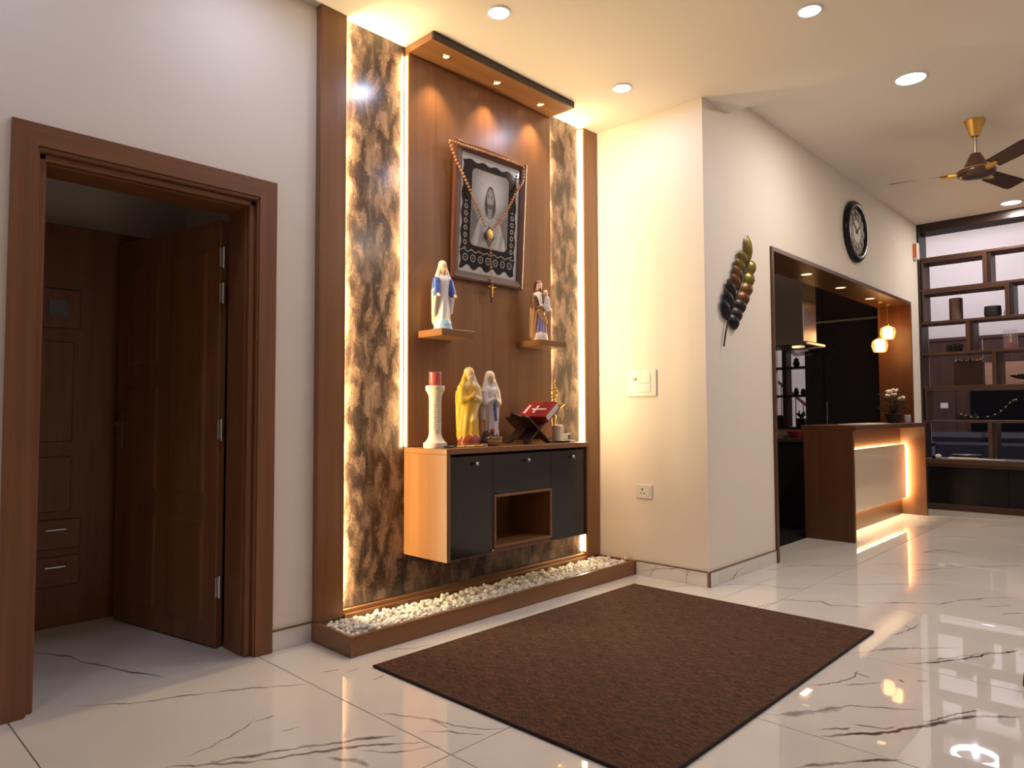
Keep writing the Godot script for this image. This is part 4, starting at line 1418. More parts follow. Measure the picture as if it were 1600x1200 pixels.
func picture_texture() -> ImageTexture:
	# a generic sepia print: haloed robed bust on a dark rounded field, black scrolled border
	var w := 300
	var h := 400
	var d := PackedByteArray()
	d.resize(w * h * 3)
	var f := noise(0.05, 8)
	var f2 := noise(0.11, 18, FastNoiseLite.TYPE_CELLULAR, FastNoiseLite.FRACTAL_NONE, 1)
	for y in h:
		for x in w:
			var u := (x + 0.5) / w
			var t := (y + 0.5) / h
			var g := 0.52
			var warm := 0.0
			var du := absf(u - 0.5)
			var wob := 0.012 * sin(t * 40.0) + 0.012 * sin(u * 30.0)
			if du < 0.45 + wob and t > 0.05 + wob and t < 0.95 + wob:
				g = 0.02
				# silver scrollwork: rings along the bottom, small chain links down both sides
				if t > 0.80:
					var cx := fposmod(u - 0.06, 0.125) - 0.0625
					var rd := Vector2(cx, (t - 0.875) * 1.33).length()
					if absf(rd - 0.036) < 0.007 or rd < 0.010: g = 0.34
					if absf(t - 0.815 - 0.008 * sin(u * 50.0)) < 0.006: g = 0.30
				elif du > 0.345 and t > 0.40:
					var cy := fposmod(t, 0.06) - 0.03
					var rd2 := Vector2((du - 0.39), cy * 1.33).length()
					if absf(rd2 - 0.022) < 0.008: g = 0.32
			var ru := maxf(du - 0.24, 0.0)
			var rt := maxf(absf(t - 0.44) - 0.27, 0.0)
			var rr := Vector2(ru, rt * 1.3).length()
			if rr < 0.075:
				g = 0.16 + 0.05 * f.get_noise_2d(x, y) + 0.10 * (1.0 - t)
				if rr > 0.062 and rr < 0.068: g = 0.45; warm = 1.0
				if rr < 0.062:
					u = (u - 0.5) / 1.3 + 0.5
					t = (t - 0.40) / 1.3 + 0.40
					var hx := (u - 0.50) / 0.16
					var hy := (t - 0.33) / 0.13
					var hl := Vector2(hx, hy).length()
					g += 0.42 * clampf(1.3 - hl * 0.75, 0, 1)
					# shoulders and robe
					var sh := (t - 0.475) / 0.28
					if sh > 0.0 and absf(u - 0.5) < 0.07 + 0.19 * sqrt(minf(sh, 1.0)):
						g = 0.46 + 0.10 * sin((u - 0.5) * 70.0 + t * 20.0) * clampf(absf(u - 0.5) * 6.0, 0.2, 1.0)
						var dm := absf(u - 0.5) / 0.075 + absf(t - 0.60) / 0.075
						if dm < 1.0: g = 0.16
						if dm < 0.4: g = 0.42
					# hair falling to the shoulders
					var hr := Vector2((u - 0.5) / (0.068 + 0.05 * clampf((t - 0.33) * 4.0, 0, 1)), (t - 0.375) / 0.115).length()
					if hr < 1.0: g = lerpf(0.10, g, smoothstep(0.85, 1.0, hr))
					# neck and face
					if absf(u - 0.5) < 0.028 and t > 0.41 and t < 0.485: g = 0.30
					var fr := Vector2((u - 0.5) / 0.046, (t - 0.352) / 0.068).length()
					if fr < 1.0:
						g = 0.46 - 0.14 * fr
						g = lerpf(g, 0.14, smoothstep(0.375, 0.40, t))
						if absf(absf(u - 0.5) - 0.019) < 0.009 and absf(t - 0.340) < 0.004: g = 0.12
						if absf(absf(u - 0.5) - 0.019) < 0.012 and absf(t - 0.328) < 0.003: g = 0.18
						if absf(u - 0.506) < 0.003 and t > 0.342 and t < 0.368: g = 0.26
						if absf(u - 0.5) < 0.014 and absf(t - 0.386) < 0.004: g = 0.26
					g = clampf(g, 0.02, 0.8)
			var i := (y * w + x) * 3
			d[i] = int(255 * clampf(g * (1.0 + 0.25 * warm), 0, 1))
			d[i + 1] = int(255 * clampf(g * 0.97, 0, 1))
			d[i + 2] = int(255 * clampf(g * (0.92 - 0.35 * warm), 0, 1))
	var im := Image.create_from_data(w, h, false, Image.FORMAT_RGB8, d)
	im.linear_to_srgb()
	im.resize(w / 2, h / 2, Image.INTERPOLATE_BILINEAR)
	im.resize(w, h, Image.INTERPOLATE_CUBIC)
	return ImageTexture.create_from_image(im)

func picture() -> void:
	var W := 0.62
	var H := 0.835
	var t := thing("framed_picture", "framed grey print of a haloed robed bust hanging on the altar panel", "picture", Vector3(3.055, 1.965, -3.150))
	t.rotation.x = deg_to_rad(3.2)
	var fw := 0.052
	var fr := mat(lin(0.13, 0.045, 0.028), 0.4, 0.0, M.wood.albedo_texture, Vector3(3, 0.8, 1))
	var o := [Vector2(-W / 2, 0), Vector2(W / 2, 0), Vector2(W / 2, H), Vector2(-W / 2, H)]
	var frame_root := Node3D.new()
	frame_root.name = "frame"
	t.add_child(frame_root)
	for k in 4:
		var a: Vector2 = o[k]
		var c: Vector2 = o[(k + 1) % 4]
		var ct := Vector2(0, H / 2)
		var inw := func(p: Vector2, q: float) -> Vector2: return p + Vector2(-signf(p.x) * q, signf(ct.y - p.y) * q)
		var b := B.new()
		b.grain = 0 if k % 2 == 0 else 1
		var prof := [[0.0, -0.012], [0.0, 0.016], [0.012, 0.022], [0.03, 0.018], [fw, 0.010], [fw, -0.012]]
		for s in prof.size() - 1:
			var p0: Vector2 = inw.call(a, prof[s][0])
			var p1: Vector2 = inw.call(c, prof[s][0])
			var q0: Vector2 = inw.call(a, prof[s + 1][0])
			var q1: Vector2 = inw.call(c, prof[s + 1][0])
			var z0: float = prof[s][1]
			var z1: float = prof[s + 1][1]
			var mid := ((a + c) * 0.5 - ct).normalized()
			var nn: Vector3 = Vector3(mid.x, mid.y, 0) * (z1 - z0) + Vector3(0, 0, 1) * (prof[s + 1][0] - prof[s][0])
			b.face([Vector3(p0.x, p0.y, z0), Vector3(p1.x, p1.y, z0), Vector3(q1.x, q1.y, z1), Vector3(q0.x, q0.y, z1)], nn.normalized())
		part("frame_bar", b, fr, frame_root)
	var pr := B.new()
	var ids := []
	for c in [[-1, 0, 0, 1], [1, 0, 1, 1], [1, 1, 1, 0], [-1, 1, 0, 0]]:
		ids.append(pr.vert(Vector3(c[0] * (W / 2 - fw + 0.002), fw - 0.002 if c[1] == 0 else H - fw + 0.002, 0.0), Vector3(0, 0, 1), Vector2(c[2], c[3])))
	pr.tri(ids[0], ids[1], ids[2])
	pr.tri(ids[0], ids[2], ids[3])
	var pm := mat(Color.WHITE, 0.06, 0.0, picture_texture())
	part("print", pr, pm, t)
	pbox("backing", Vector3(-W / 2 + 0.004, 0.004, -0.012), Vector3(W / 2 - 0.004, H - 0.004, -0.004), M.black_matt, t)
	# wooden bead chain hung over the frame
	var rs := thing("bead_chain", "wooden prayer bead chain with medallion and crucifix draped over the picture", "bead chain", Vector3.ZERO)
	var bead := mat(lin(0.48, 0.22, 0.09), 0.3)
	var dk := mat(lin(0.05, 0.02, 0.012), 0.3)
	var front := func(u: float, v: float) -> Vector3:
		# on the tilted glass of the picture
		var z := -3.12
		for k in 4:
			var p := on(u, v, 2, z)
			z = -3.15 + (p.y - 1.965) * tan(deg_to_rad(3.2)) + 0.030
		return on(u, v, 2, z)
	var runs := [[[703, 222], [712, 249], [722, 268], [735, 298], [748, 328], [760, 357]], [[818, 262], [817, 284], [806, 302], [795, 324], [783, 343], [770, 358]], [[703, 220], [740, 232], [780, 246], [818, 260]]]
	for k in 3:
		var b := B.new()
		var pts := []
		for q in runs[k]: pts.append(front.call(q[0], q[1]) as Vector3)
		var acc := 0.0
		var step := 0.0215
		for s in pts.size() - 1:
			var ln: float = (pts[s + 1] - pts[s]).length()
			while acc < ln:
				b.ball((pts[s] as Vector3).lerp(pts[s + 1], acc / ln), Vector3.ONE * 0.009, 6, 8)
				acc += step
			acc -= ln
		var o2 := part("beads", b, bead, rs)
		o2.set_meta("kind", "stuff")
	var md: Vector3 = front.call(766, 366)
	var b3 := B.new()
	b3.ball(md, Vector3(0.026, 0.032, 0.006), 10, 18)
	part("medallion", b3, M.gold_paint, rs)
	b3 = B.new()
	b3.ball(md + Vector3(-0.03, -0.012, -0.004), Vector3(0.018, 0.028, 0.008), 8, 14)
	part("wooden_drop", b3, dk, rs)
	b3 = B.new()
	var e: Vector3 = front.call(768, 440)
	for k in 16:
		b3.ball((md + Vector3(0, -0.03, 0)).lerp(e, k / 15.0), Vector3.ONE * (0.006 if k % 5 else 0.009), 5, 8)
	part("hanging_beads", b3, bead, rs)
	b3 = B.new()
	b3.box(e + Vector3(-0.008, -0.135, -0.004), e + Vector3(0.008, 0.01, 0.004), 0.002)
	b3.box(e + Vector3(-0.045, -0.045, -0.004), e + Vector3(0.045, -0.030, 0.004), 0.002)
	var cf := part("crucifix", b3, dk, rs)
	b3 = B.new()
	b3.tube([e + Vector3(0, -0.032, 0.007), e + Vector3(0.001, -0.06, 0.008), e + Vector3(-0.001, -0.10, 0.007)], [0.005, 0.005, 0.003], 8)
	b3.tube([e + Vector3(-0.034, -0.033, 0.006), e + Vector3(0, -0.040, 0.007), e + Vector3(0.034, -0.033, 0.006)], 0.0028, 8)
	b3.ball(e + Vector3(0, -0.026, 0.008), Vector3.ONE * 0.0055, 6, 8)
	part("metal_figure", b3, M.gold_paint, cf)

# ------------------------------------------------------------------------------------------------ rug and wall things in the hall
func hall_objects() -> void:
	var tx := rug_textures()
	var rm := mat(lin(0.23, 0.085, 0.036), 0.95, 0.0, tx[0], Vector3(1, 1, 1))
	rm.heightmap_enabled = true
	rm.heightmap_texture = tx[1]
	rm.heightmap_scale = 0.35
	rm.rim_enabled = true
	rm.rim = 0.25
	rm.rim_tint = 0.6
	var lo := Vector3(1.876, 0.0, -2.672)
	var hi := Vector3(3.945, 0.013, -1.20)
	var t := thing("rug", "large dark brown woven rug on the marble floor before the altar", "rug", Vector3((lo.x + hi.x) / 2, 0, (lo.z + hi.z) / 2))
	var b := B.new()
	var hx := (hi.x - lo.x) / 2
	var hz := (hi.z - lo.z) / 2
	var P := []
	var nx := 60
	var nz := 44
	var f := noise(1.6, 4)
	for j in nz + 1:
		var row := []
		for i in nx + 1:
			var x := lerpf(-hx, hx, float(i) / nx)
			var z := lerpf(-hz, hz, float(j) / nz)
			row.append(Vector3(x, 0.0125 + 0.0012 * f.get_noise_2d(x * 6, z * 6), z))
		P.append(row)
	b.grid(P, false, null, Vector3.UP)
	for k in b.v.size():
		b.uv[k] = Vector2(b.v[k].z, b.v[k].x) / 0.34
	part("woven_top", b, rm, t)
	var bind := mat(lin(0.05, 0.022, 0.014), 0.9, 0.0, tx[0], Vector3(3, 3, 1))
	for s in [[Vector3(-hx - 0.004, 0.0065, -hz), Vector3(hx + 0.004, 0.0065, -hz)], [Vector3(-hx - 0.004, 0.0065, hz), Vector3(hx + 0.004, 0.0065, hz)], [Vector3(-hx, 0.0065, -hz - 0.004), Vector3(-hx, 0.0065, hz + 0.004)], [Vector3(hx, 0.0065, -hz - 0.004), Vector3(hx, 0.0065, hz + 0.004)]]:
		b = B.new()
		var pth := []
		for k in 12: pth.append((s[0] as Vector3).lerp(s[1], k / 11.0))
		b.tube(pth, 0.0064, 8)
		part("bound_edge", b, bind, t)
	# switch plate and socket on the recess wall
	var a := on(981, 579, 0, 4.235)
	var c := on(1027, 619, 0, 4.235)
	var sw := thing("switch_plate", "large white switch plate with a round regulator knob on the recess wall", "switch", Vector3(4.235, c.y, (a.z + c.z) / 2))
	var hw := absf(a.z - c.z) / 2
	var hh := a.y - c.y
	pbox("plate", Vector3(-0.011, 0, -hw), Vector3(0, hh, hw), M.plastic, sw, 0.004)
	pbox("rocker", Vector3(-0.015, 0.03, -hw * 0.35), Vector3(-0.011, hh * 0.45, hw * 0.62), M.plastic, sw, 0.002)
	pbox("rocker", Vector3(-0.015, hh * 0.5, -hw * 0.25), Vector3(-0.011, hh - 0.03, hw * 0.62), M.plastic, sw, 0.002)
	b = B.new()
	b.tube([Vector3(-0.011, hh * 0.66, -hw * 0.45), Vector3(-0.022, hh * 0.66, -hw * 0.45)], 0.012, 14)
	part("regulator_knob", b, mat(lin(0.45, 0.42, 0.36), 0.35), sw)
	a = on(994, 756, 0, 4.235)
	c = on(1020, 780, 0, 4.235)
	var so := thing("wall_socket", "small white power socket low on the recess wall", "socket", Vector3(4.235, c.y, (a.z + c.z) / 2))
	hw = absf(a.z - c.z) / 2
	hh = a.y - c.y
	pbox("plate", Vector3(-0.009, 0, -hw), Vector3(0, hh, hw), M.plastic, so, 0.003)
	pbox("switch", Vector3(-0.012, 0.022, hw * 0.38), Vector3(-0.009, hh - 0.02, hw * 0.75), M.plastic, so, 0.001)
	b = B.new()
	for q in [[0.064, -0.012, 0.007], [0.036, -0.024, 0.005], [0.036, 0.002, 0.005]]:
		b.tube([Vector3(-0.0088, q[0], q[1]), Vector3(-0.0094, q[0], q[1])], q[2], 10)
	part("pin_holes", b, M.black_matt, so)
	leaf_decor()
	clock()
	# doorbell chime high in the corner
	var dq := on(1436, 405, 2, PASS)
	var ds := thing("door_chime", "small white wall chime with an orange edge next to the shelf divider", "chime", Vector3(9.36, 2.98, PASS))
	pbox("case", Vector3(-0.035, 0, 0), Vector3(0.06, 0.20, 0.05), M.plastic, ds, 0.006)
	pbox("orange_edge", Vector3(-0.045, 0.02, 0.0), Vector3(-0.0355, 0.18, 0.045), mat(lin(0.7, 0.2, 0.05), 0.4), ds, 0.003)
	# unidentified dark block peeping in at the right edge of the rug's side
	var bq := on(1602, 1087, 1, 0.0)
	b = B.new()
	b.lathe([Vector2(0.0, 0.0), Vector2(0.05, 0.0), Vector2(0.05, 0.0), Vector2(0.058, 0.02), Vector2(0.055, 0.07), Vector2(0.03, 0.085), Vector2(0.0, 0.088)], 24, Vector3.ZERO, 1.0, 1.6)
	tag(part("black_block", b, M.black_matt, self, Vector3(bq.x + 0.07, 0, bq.z + 0.075)), "rounded black block standing on the marble floor away from the rug", "block")

func leaf_decor() -> void:
	var t := thing("leaf_wall_decor", "metal wall ornament shaped as one long compound leaf, black fading to gold", "wall decor", Vector3(0, 0, 0))
	var wp := func(u: float, v: float, off := 0.0) -> Vector3: return on(u, v, 2, PASS + off)
	var b := B.new()
	var stem := []
	for q in [[1131, 541], [1134, 520], [1137, 503], [1145, 480], [1153, 457], [1162, 432], [1170, 412], [1172, 404]]: stem.append(wp.call(q[0], q[1], 0.02))
	b.tube(stem, 0.006, 8)
	part("stem", b, mat(lin(0.05, 0.03, 0.02), 0.35, 0.6), t)
	var cols := [lin(0.012, 0.011, 0.014), lin(0.014, 0.012, 0.014), lin(0.02, 0.014, 0.012), lin(0.13, 0.045, 0.012), lin(0.15, 0.075, 0.016), lin(0.15, 0.11, 0.02), lin(0.18, 0.14, 0.025), lin(0.22, 0.17, 0.03)]
	var mats := []
	for c in cols: mats.append(mat(c, 0.38, 0.6))
	# [root, tip, half width in m, colour]
	var leaves := [
		[1171, 412, 1168.7, 367, 0.052, 7],
		[1169, 412, 1154.5, 393, 0.05, 6], [1165, 425, 1149.5, 406, 0.052, 5], [1161, 437, 1146.5, 417, 0.054, 4], [1157, 450, 1144, 430, 0.056, 3], [1150, 468, 1136.5, 437, 0.058, 2], [1147, 482, 1132, 453, 0.058, 1], [1140, 500, 1129, 466, 0.058, 0],
		[1168, 424, 1181.5, 413, 0.055, 7], [1164, 440, 1180, 434, 0.055, 6], [1159, 453, 1177.5, 451, 0.055, 4], [1154, 466, 1172.5, 466, 0.055, 3], [1149, 476, 1167, 480, 0.055, 2], [1144, 490, 1161, 493, 0.055, 1], [1139, 500, 1156, 506, 0.058, 0],
	]
	for l in leaves:
		var p0: Vector3 = wp.call(l[0], l[1], 0.015)
		var p1: Vector3 = wp.call(l[2], l[3], 0.028)
		var ax := p1 - p0
		var sd := Vector3(0, 0, 1).cross(ax).normalized()
		var P := []
		for k in 9:
			var s := k / 8.0
			var wd: float = l[4] * pow(sin(PI * clampf(s * 0.94 + 0.03, 0, 1)), 0.75)
			if k == 0 or k == 8: wd = 0.0015
			var row := []
			for q in 7:
				var e := q / 3.0 - 1.0
				row.append(p0 + ax * s + sd * wd * e + Vector3(0, 0, 0.030 * (1.0 - e * e) * sin(PI * s) - 0.004))
			P.append(row)
		var lb := B.new()
		lb.grid(P, false, null, Vector3(0, 0, 1))
		part("leaf", lb, mats[l[5]], t)

func clock() -> void:
	var ct := on(1337.5, 359, 2, PASS)
	var R := 0.305
	var t := thing("wall_clock", "large round black wall clock with a cream dial above the kitchen opening", "clock", Vector3(7.22, 2.915, PASS))
	var rot := Basis(Vector3.RIGHT, PI / 2)
	var b := B.new()
	b.xf = Transform3D(rot, Vector3.ZERO)
	b.lathe([Vector2(R * 0.97, 0.0), Vector2(R, 0.012), Vector2(R * 0.985, 0.035), Vector2(R * 0.93, 0.052), Vector2(R * 0.85, 0.056), Vector2(R * 0.77, 0.046), Vector2(R * 0.74, 0.034)], 48)
	part("rim", b, M.black, t)
	b = B.new()
	b.xf = Transform3D(rot, Vector3.ZERO)
	b.lathe([Vector2(R * 0.76, 0.030), Vector2(0.0, 0.030)], 48)
	part("dial_base", b, mat(lin(0.04, 0.025, 0.02), 0.5), t)
	b = B.new()
	b.xf = Transform3D(rot, Vector3.ZERO)
	b.lathe([Vector2(R * 0.36, 0.030), Vector2(R * 0.36, 0.033), Vector2(R * 0.36, 0.033), Vector2(0.0, 0.033)], 40)
	part("cream_centre", b, mat(lin(0.48, 0.37, 0.24), 0.5), t)
	var plate := mat(lin(0.28, 0.19, 0.11), 0.5)
	for k in 12:
		var a := TAU * k / 12.0
		var pb := B.new()
		pb.xf = Transform3D(Basis(Vector3(0, 0, 1), -a), Vector3.ZERO)
		pb.prism([Vector2(-0.022, R * 0.43), Vector2(0.022, R * 0.43), Vector2(0.034, R * 0.70), Vector2(-0.034, R * 0.70)], 0.0302, 0.034)
		var pl := part("numeral_plate", pb, plate, t)
		var tm := TextMesh.new()
		tm.text = ["XII", "I", "II", "III", "IIII", "V", "VI", "VII", "VIII", "IX", "X", "XI"][k]
		var sf := SystemFont.new()
		sf.font_names = PackedStringArray(["Droid Serif"])
		tm.font = sf
		tm.font_size = 16
		tm.pixel_size = 0.0028
		tm.depth = 0.002
		var o := part("numeral", tm, M.black_matt, pl, Vector3(sin(a) * R * 0.565, cos(a) * R * 0.565, 0.0345))
		o.rotation.z = -a
	for hnd in [[0.17, 10.3, 0.007], [0.11, 1.85, 0.009]]:
		var hb := B.new()
		hb.xf = Transform3D(Basis(Vector3(0, 0, 1), -TAU * hnd[1] / 12.0), Vector3.ZERO)
		hb.prism([Vector2(-hnd[2], -0.03), Vector2(hnd[2], -0.03), Vector2(hnd[2] * 0.4, hnd[0]), Vector2(-hnd[2] * 0.4, hnd[0])], 0.036, 0.039)
		part("hand", hb, M.black_matt, t)
	b = B.new()
	b.ball(Vector3(0, 0, 0.039), Vector3(0.012, 0.012, 0.005), 8, 14)
	part("hub", b, M.black_matt, t)

# ------------------------------------------------------------------------------------------------ the opening to the kitchen with the breakfast counter
func pass_through() -> void:
	var root := Node3D.new()
	root.name = "trim_1"
	add_child(root)
	root.set_meta("kind", "structure")
	root.set_meta("label", "brown wooden lining of the wide kitchen opening")
	pbox("jamb", Vector3(5.27, 0, -2.62), Vector3(5.305, 2.405, -2.262), M.counter_wood, root, 0.002)
	pbox("jamb", Vector3(9.085, 0, -2.62), Vector3(9.12, 2.405, -2.262), M.counter_wood, root, 0.002)
	pbox("head", Vector3(5.27, 2.405, -2.62), Vector3(9.12, 2.44, -2.262), M.counter_wood, root, 0.002, 0)
	var k := 0
	for p in [Vector3(6.396, 2.405, -2.43), Vector3(7.33, 2.405, -2.45), Vector3(8.265, 2.405, -2.457)]:
		var s := thing("opening_spotlight", "small recessed spotlight in the kitchen opening head, %s" % ["above the counter end by the walkway", "above the middle of the counter", "next to the pendant lamps"][k], "spotlight", p, "kitchen opening spotlights")
		var b := B.new()
		b.lathe([Vector2(0.055, 0.0), Vector2(0.054, -0.005), Vector2(0.046, -0.006), Vector2(0.043, -0.001)], 24)
		part("trim_ring", b, M.white_metal, s)
		var d := B.new()
		d.lathe([Vector2(0.0001, -0.003), Vector2(0.045, -0.003)], 24)
		part("lamp_lens", d, M.warm_bulb, s)
		k += 1
		spot_lamp(s, Vector3(0, -0.01, 0), Vector3(0, -1, 0), 0.5, 40.0, Color(1.0, 0.86, 0.7), 0.03, 0.8)
	# breakfast counter
	var c := thing("breakfast_counter", "wooden breakfast counter with a back-lit cream front panel in the kitchen opening", "counter", Vector3(6.525, 0, -2.54))
	var W := 8.85 - 6.525
	pbox("end_panel", Vector3(0, 0, 0), Vector3(0.04, 0.985, 0.43), M.counter_wood, c, 0.002)
	pbox("end_panel", Vector3(W - 0.045, 0, 0), Vector3(W, 0.985, 0.455), M.counter_wood, c, 0.002)
	pbox("countertop", Vector3(0, 0.9855, -0.02), Vector3(W, 1.03, 0.458), M.counter_wood, c, 0.002, 0)
	pbox("back_board", Vector3(0.0405, 0.001, 0.19), Vector3(W - 0.0455, 0.985, 0.208), M.counter_wood, c, 0.0, 0)
	pbox("cream_panel", Vector3(0.10, 0.195, 0.245), Vector3(W - 0.105, 0.79, 0.268), M.cream, c, 0.002)
	var zl := 0.226
	var xm := W / 2
	for q in [["top", Vector3(xm, 0.775, zl), Vector3(90, 0, 0), Vector2(W - 0.22, 0.012), 1.0], ["bottom", Vector3(xm, 0.210, zl), Vector3(-90, 0, 0), Vector2(W - 0.22, 0.012), 1.0], ["right", Vector3(W - 0.112, 0.49, zl), Vector3(0, -90, 0), Vector2(0.012, 0.58), 2.2], ["left", Vector3(0.125, 0.49, zl), Vector3(0, 90, 0), Vector2(0.012, 0.55), 0.22]]:
		var o: Vector3 = q[1]
		var hs := Vector3(q[3].x / 2, 0.002, 0.006) if q[3].x > 0.1 else Vector3(0.002, q[3].y / 2, 0.006)
		pbox("led_strip", o - hs, o + hs, M.warm_glow, c)
		var off := Vector3(0, 0.004, 0) if q[0] == "top" else Vector3(0, -0.004, 0) if q[0] == "bottom" else Vector3(0.004, 0, 0) if q[0] == "right" else Vector3(-0.004, 0, 0)
		area_lamp(c, o + off, q[2], q[3], q[4], WARM)
	# pendants
	var pi := 0
	for q in [[Vector3(8.86, 2.405, -2.45), 0.25, "higher"], [Vector3(8.55, 2.405, -2.45), 0.42, "lower"]]:
		var t := thing("pendant_lamp", "%s small glass pendant lamp glowing warm over the breakfast counter" % q[2], "pendant lamp", q[0])
		var b := B.new()
		b.lathe([Vector2(0.045, 0.0), Vector2(0.045, -0.015), Vector2(0.04, -0.02), Vector2(0.0, -0.021)], 20)
		part("ceiling_rose", b, M.brass, t)
		b = B.new()
		b.tube([Vector3(0, -0.02, 0), Vector3(0, -q[1], 0)], 0.004, 6)
		part("cord", b, M.brass, t)
		var y: float = -q[1]
		b = B.new()
		b.lathe([Vector2(0.0, y + 0.02), Vector2(0.02, y + 0.018), Vector2(0.024, y - 0.01), Vector2(0.0, y - 0.012)], 16)
		part("lamp_holder", b, M.brass, t)
		b = B.new()
		b.lathe([Vector2(0.0, y - 0.014), Vector2(0.045, y - 0.018), Vector2(0.052, y - 0.03), Vector2(0.052, y - 0.135), Vector2(0.045, y - 0.15), Vector2(0.0, y - 0.152)], 20)
		part("lamp_bulb", b, M.warm_bulb, t)
		b = B.new()
		b.lathe([Vector2(0.03, y - 0.004), Vector2(0.075, y - 0.03), Vector2(0.088, y - 0.085), Vector2(0.07, y - 0.145), Vector2(0.06, y - 0.16)], 24)
		part("glass_shade", b, glass(Color(1.0, 0.85, 0.7), 0.12, 0.05), t)
		bulb_lamp(t, Vector3(0, y - 0.085, 0), 0.18, Color(1.0, 0.72, 0.42), 0.04)
	# flower pot, cloth, glass on the counter
	var fp := thing("potted_flowers", "dark potted plant with pale blossoms on the breakfast counter by the jamb", "potted plant", Vector3(8.52, 1.0305, -2.32))
	var b := B.new()
	b.lathe([Vector2(0.0, 0.0), Vector2(0.06, 0.0), Vector2(0.06, 0.0), Vector2(0.085, 0.09), Vector2(0.09, 0.10), Vector2(0.08, 0.10), Vector2(0.0, 0.09)], 20)
	part("pot", b, M.black_matt, fp)
	b = B.new()
	for i in 60:
		var a := rng.randf() * TAU
		var r := rng.randf_range(0.02, 0.15)
		var y := rng.randf_range(0.12, 0.32)
		var p := Vector3(cos(a) * r, y, sin(a) * r)
		b.tube([Vector3(0, 0.09, 0), p * Vector3(0.5, 0.75, 0.5), p], 0.002, 4)
		b.ball(p, Vector3(0.022, 0.006, 0.016), 4, 7)
	var fo := part("foliage", b, M.leaf_dark, fp)
	fo.set_meta("kind", "stuff")
	for i in 7:
		var a := i * 2.4
		var hd := B.new()
		var ct := Vector3(cos(a) * 0.10 * sqrt(i / 6.0 + 0.1), 0.31 + 0.05 * sin(i * 1.7), sin(a) * 0.10 * sqrt(i / 6.0 + 0.1))
		for q in 12:
			hd.ball(ct + Vector3(rng.randf_range(-1, 1), rng.randf_range(-0.5, 0.6), rng.randf_range(-1, 1)) * 0.022, Vector3.ONE * 0.014, 4, 7)
		part("blossom", hd, M.petal, fp)
	b = B.new()
	b.box(Vector3(-0.35, 0, -0.13), Vector3(0.35, 0.004, 0.13), 0.001)
	b.box(Vector3(-0.2, 0.0042, -0.10), Vector3(0.38, 0.008, 0.08), 0.001)
	tag(part("cloth", b, M.paper, self, Vector3(7.35, 1.0305, -2.26)), "flat folded white cloth on the breakfast counter", "cloth")
	b = B.new()
	b.lathe([Vector2(0.0, 0.0), Vector2(0.03, 0.0), Vector2(0.032, 0.09), Vector2(0.030, 0.09), Vector2(0.028, 0.006), Vector2(0.0, 0.006)], 20)
	tag(part("tumbler", b, glass(Color(0.8, 0.85, 0.95), 0.25, 0.05), self, Vector3(8.76, 1.0305, -2.24)), "clear drinking tumbler beside the flower pot", "glass")

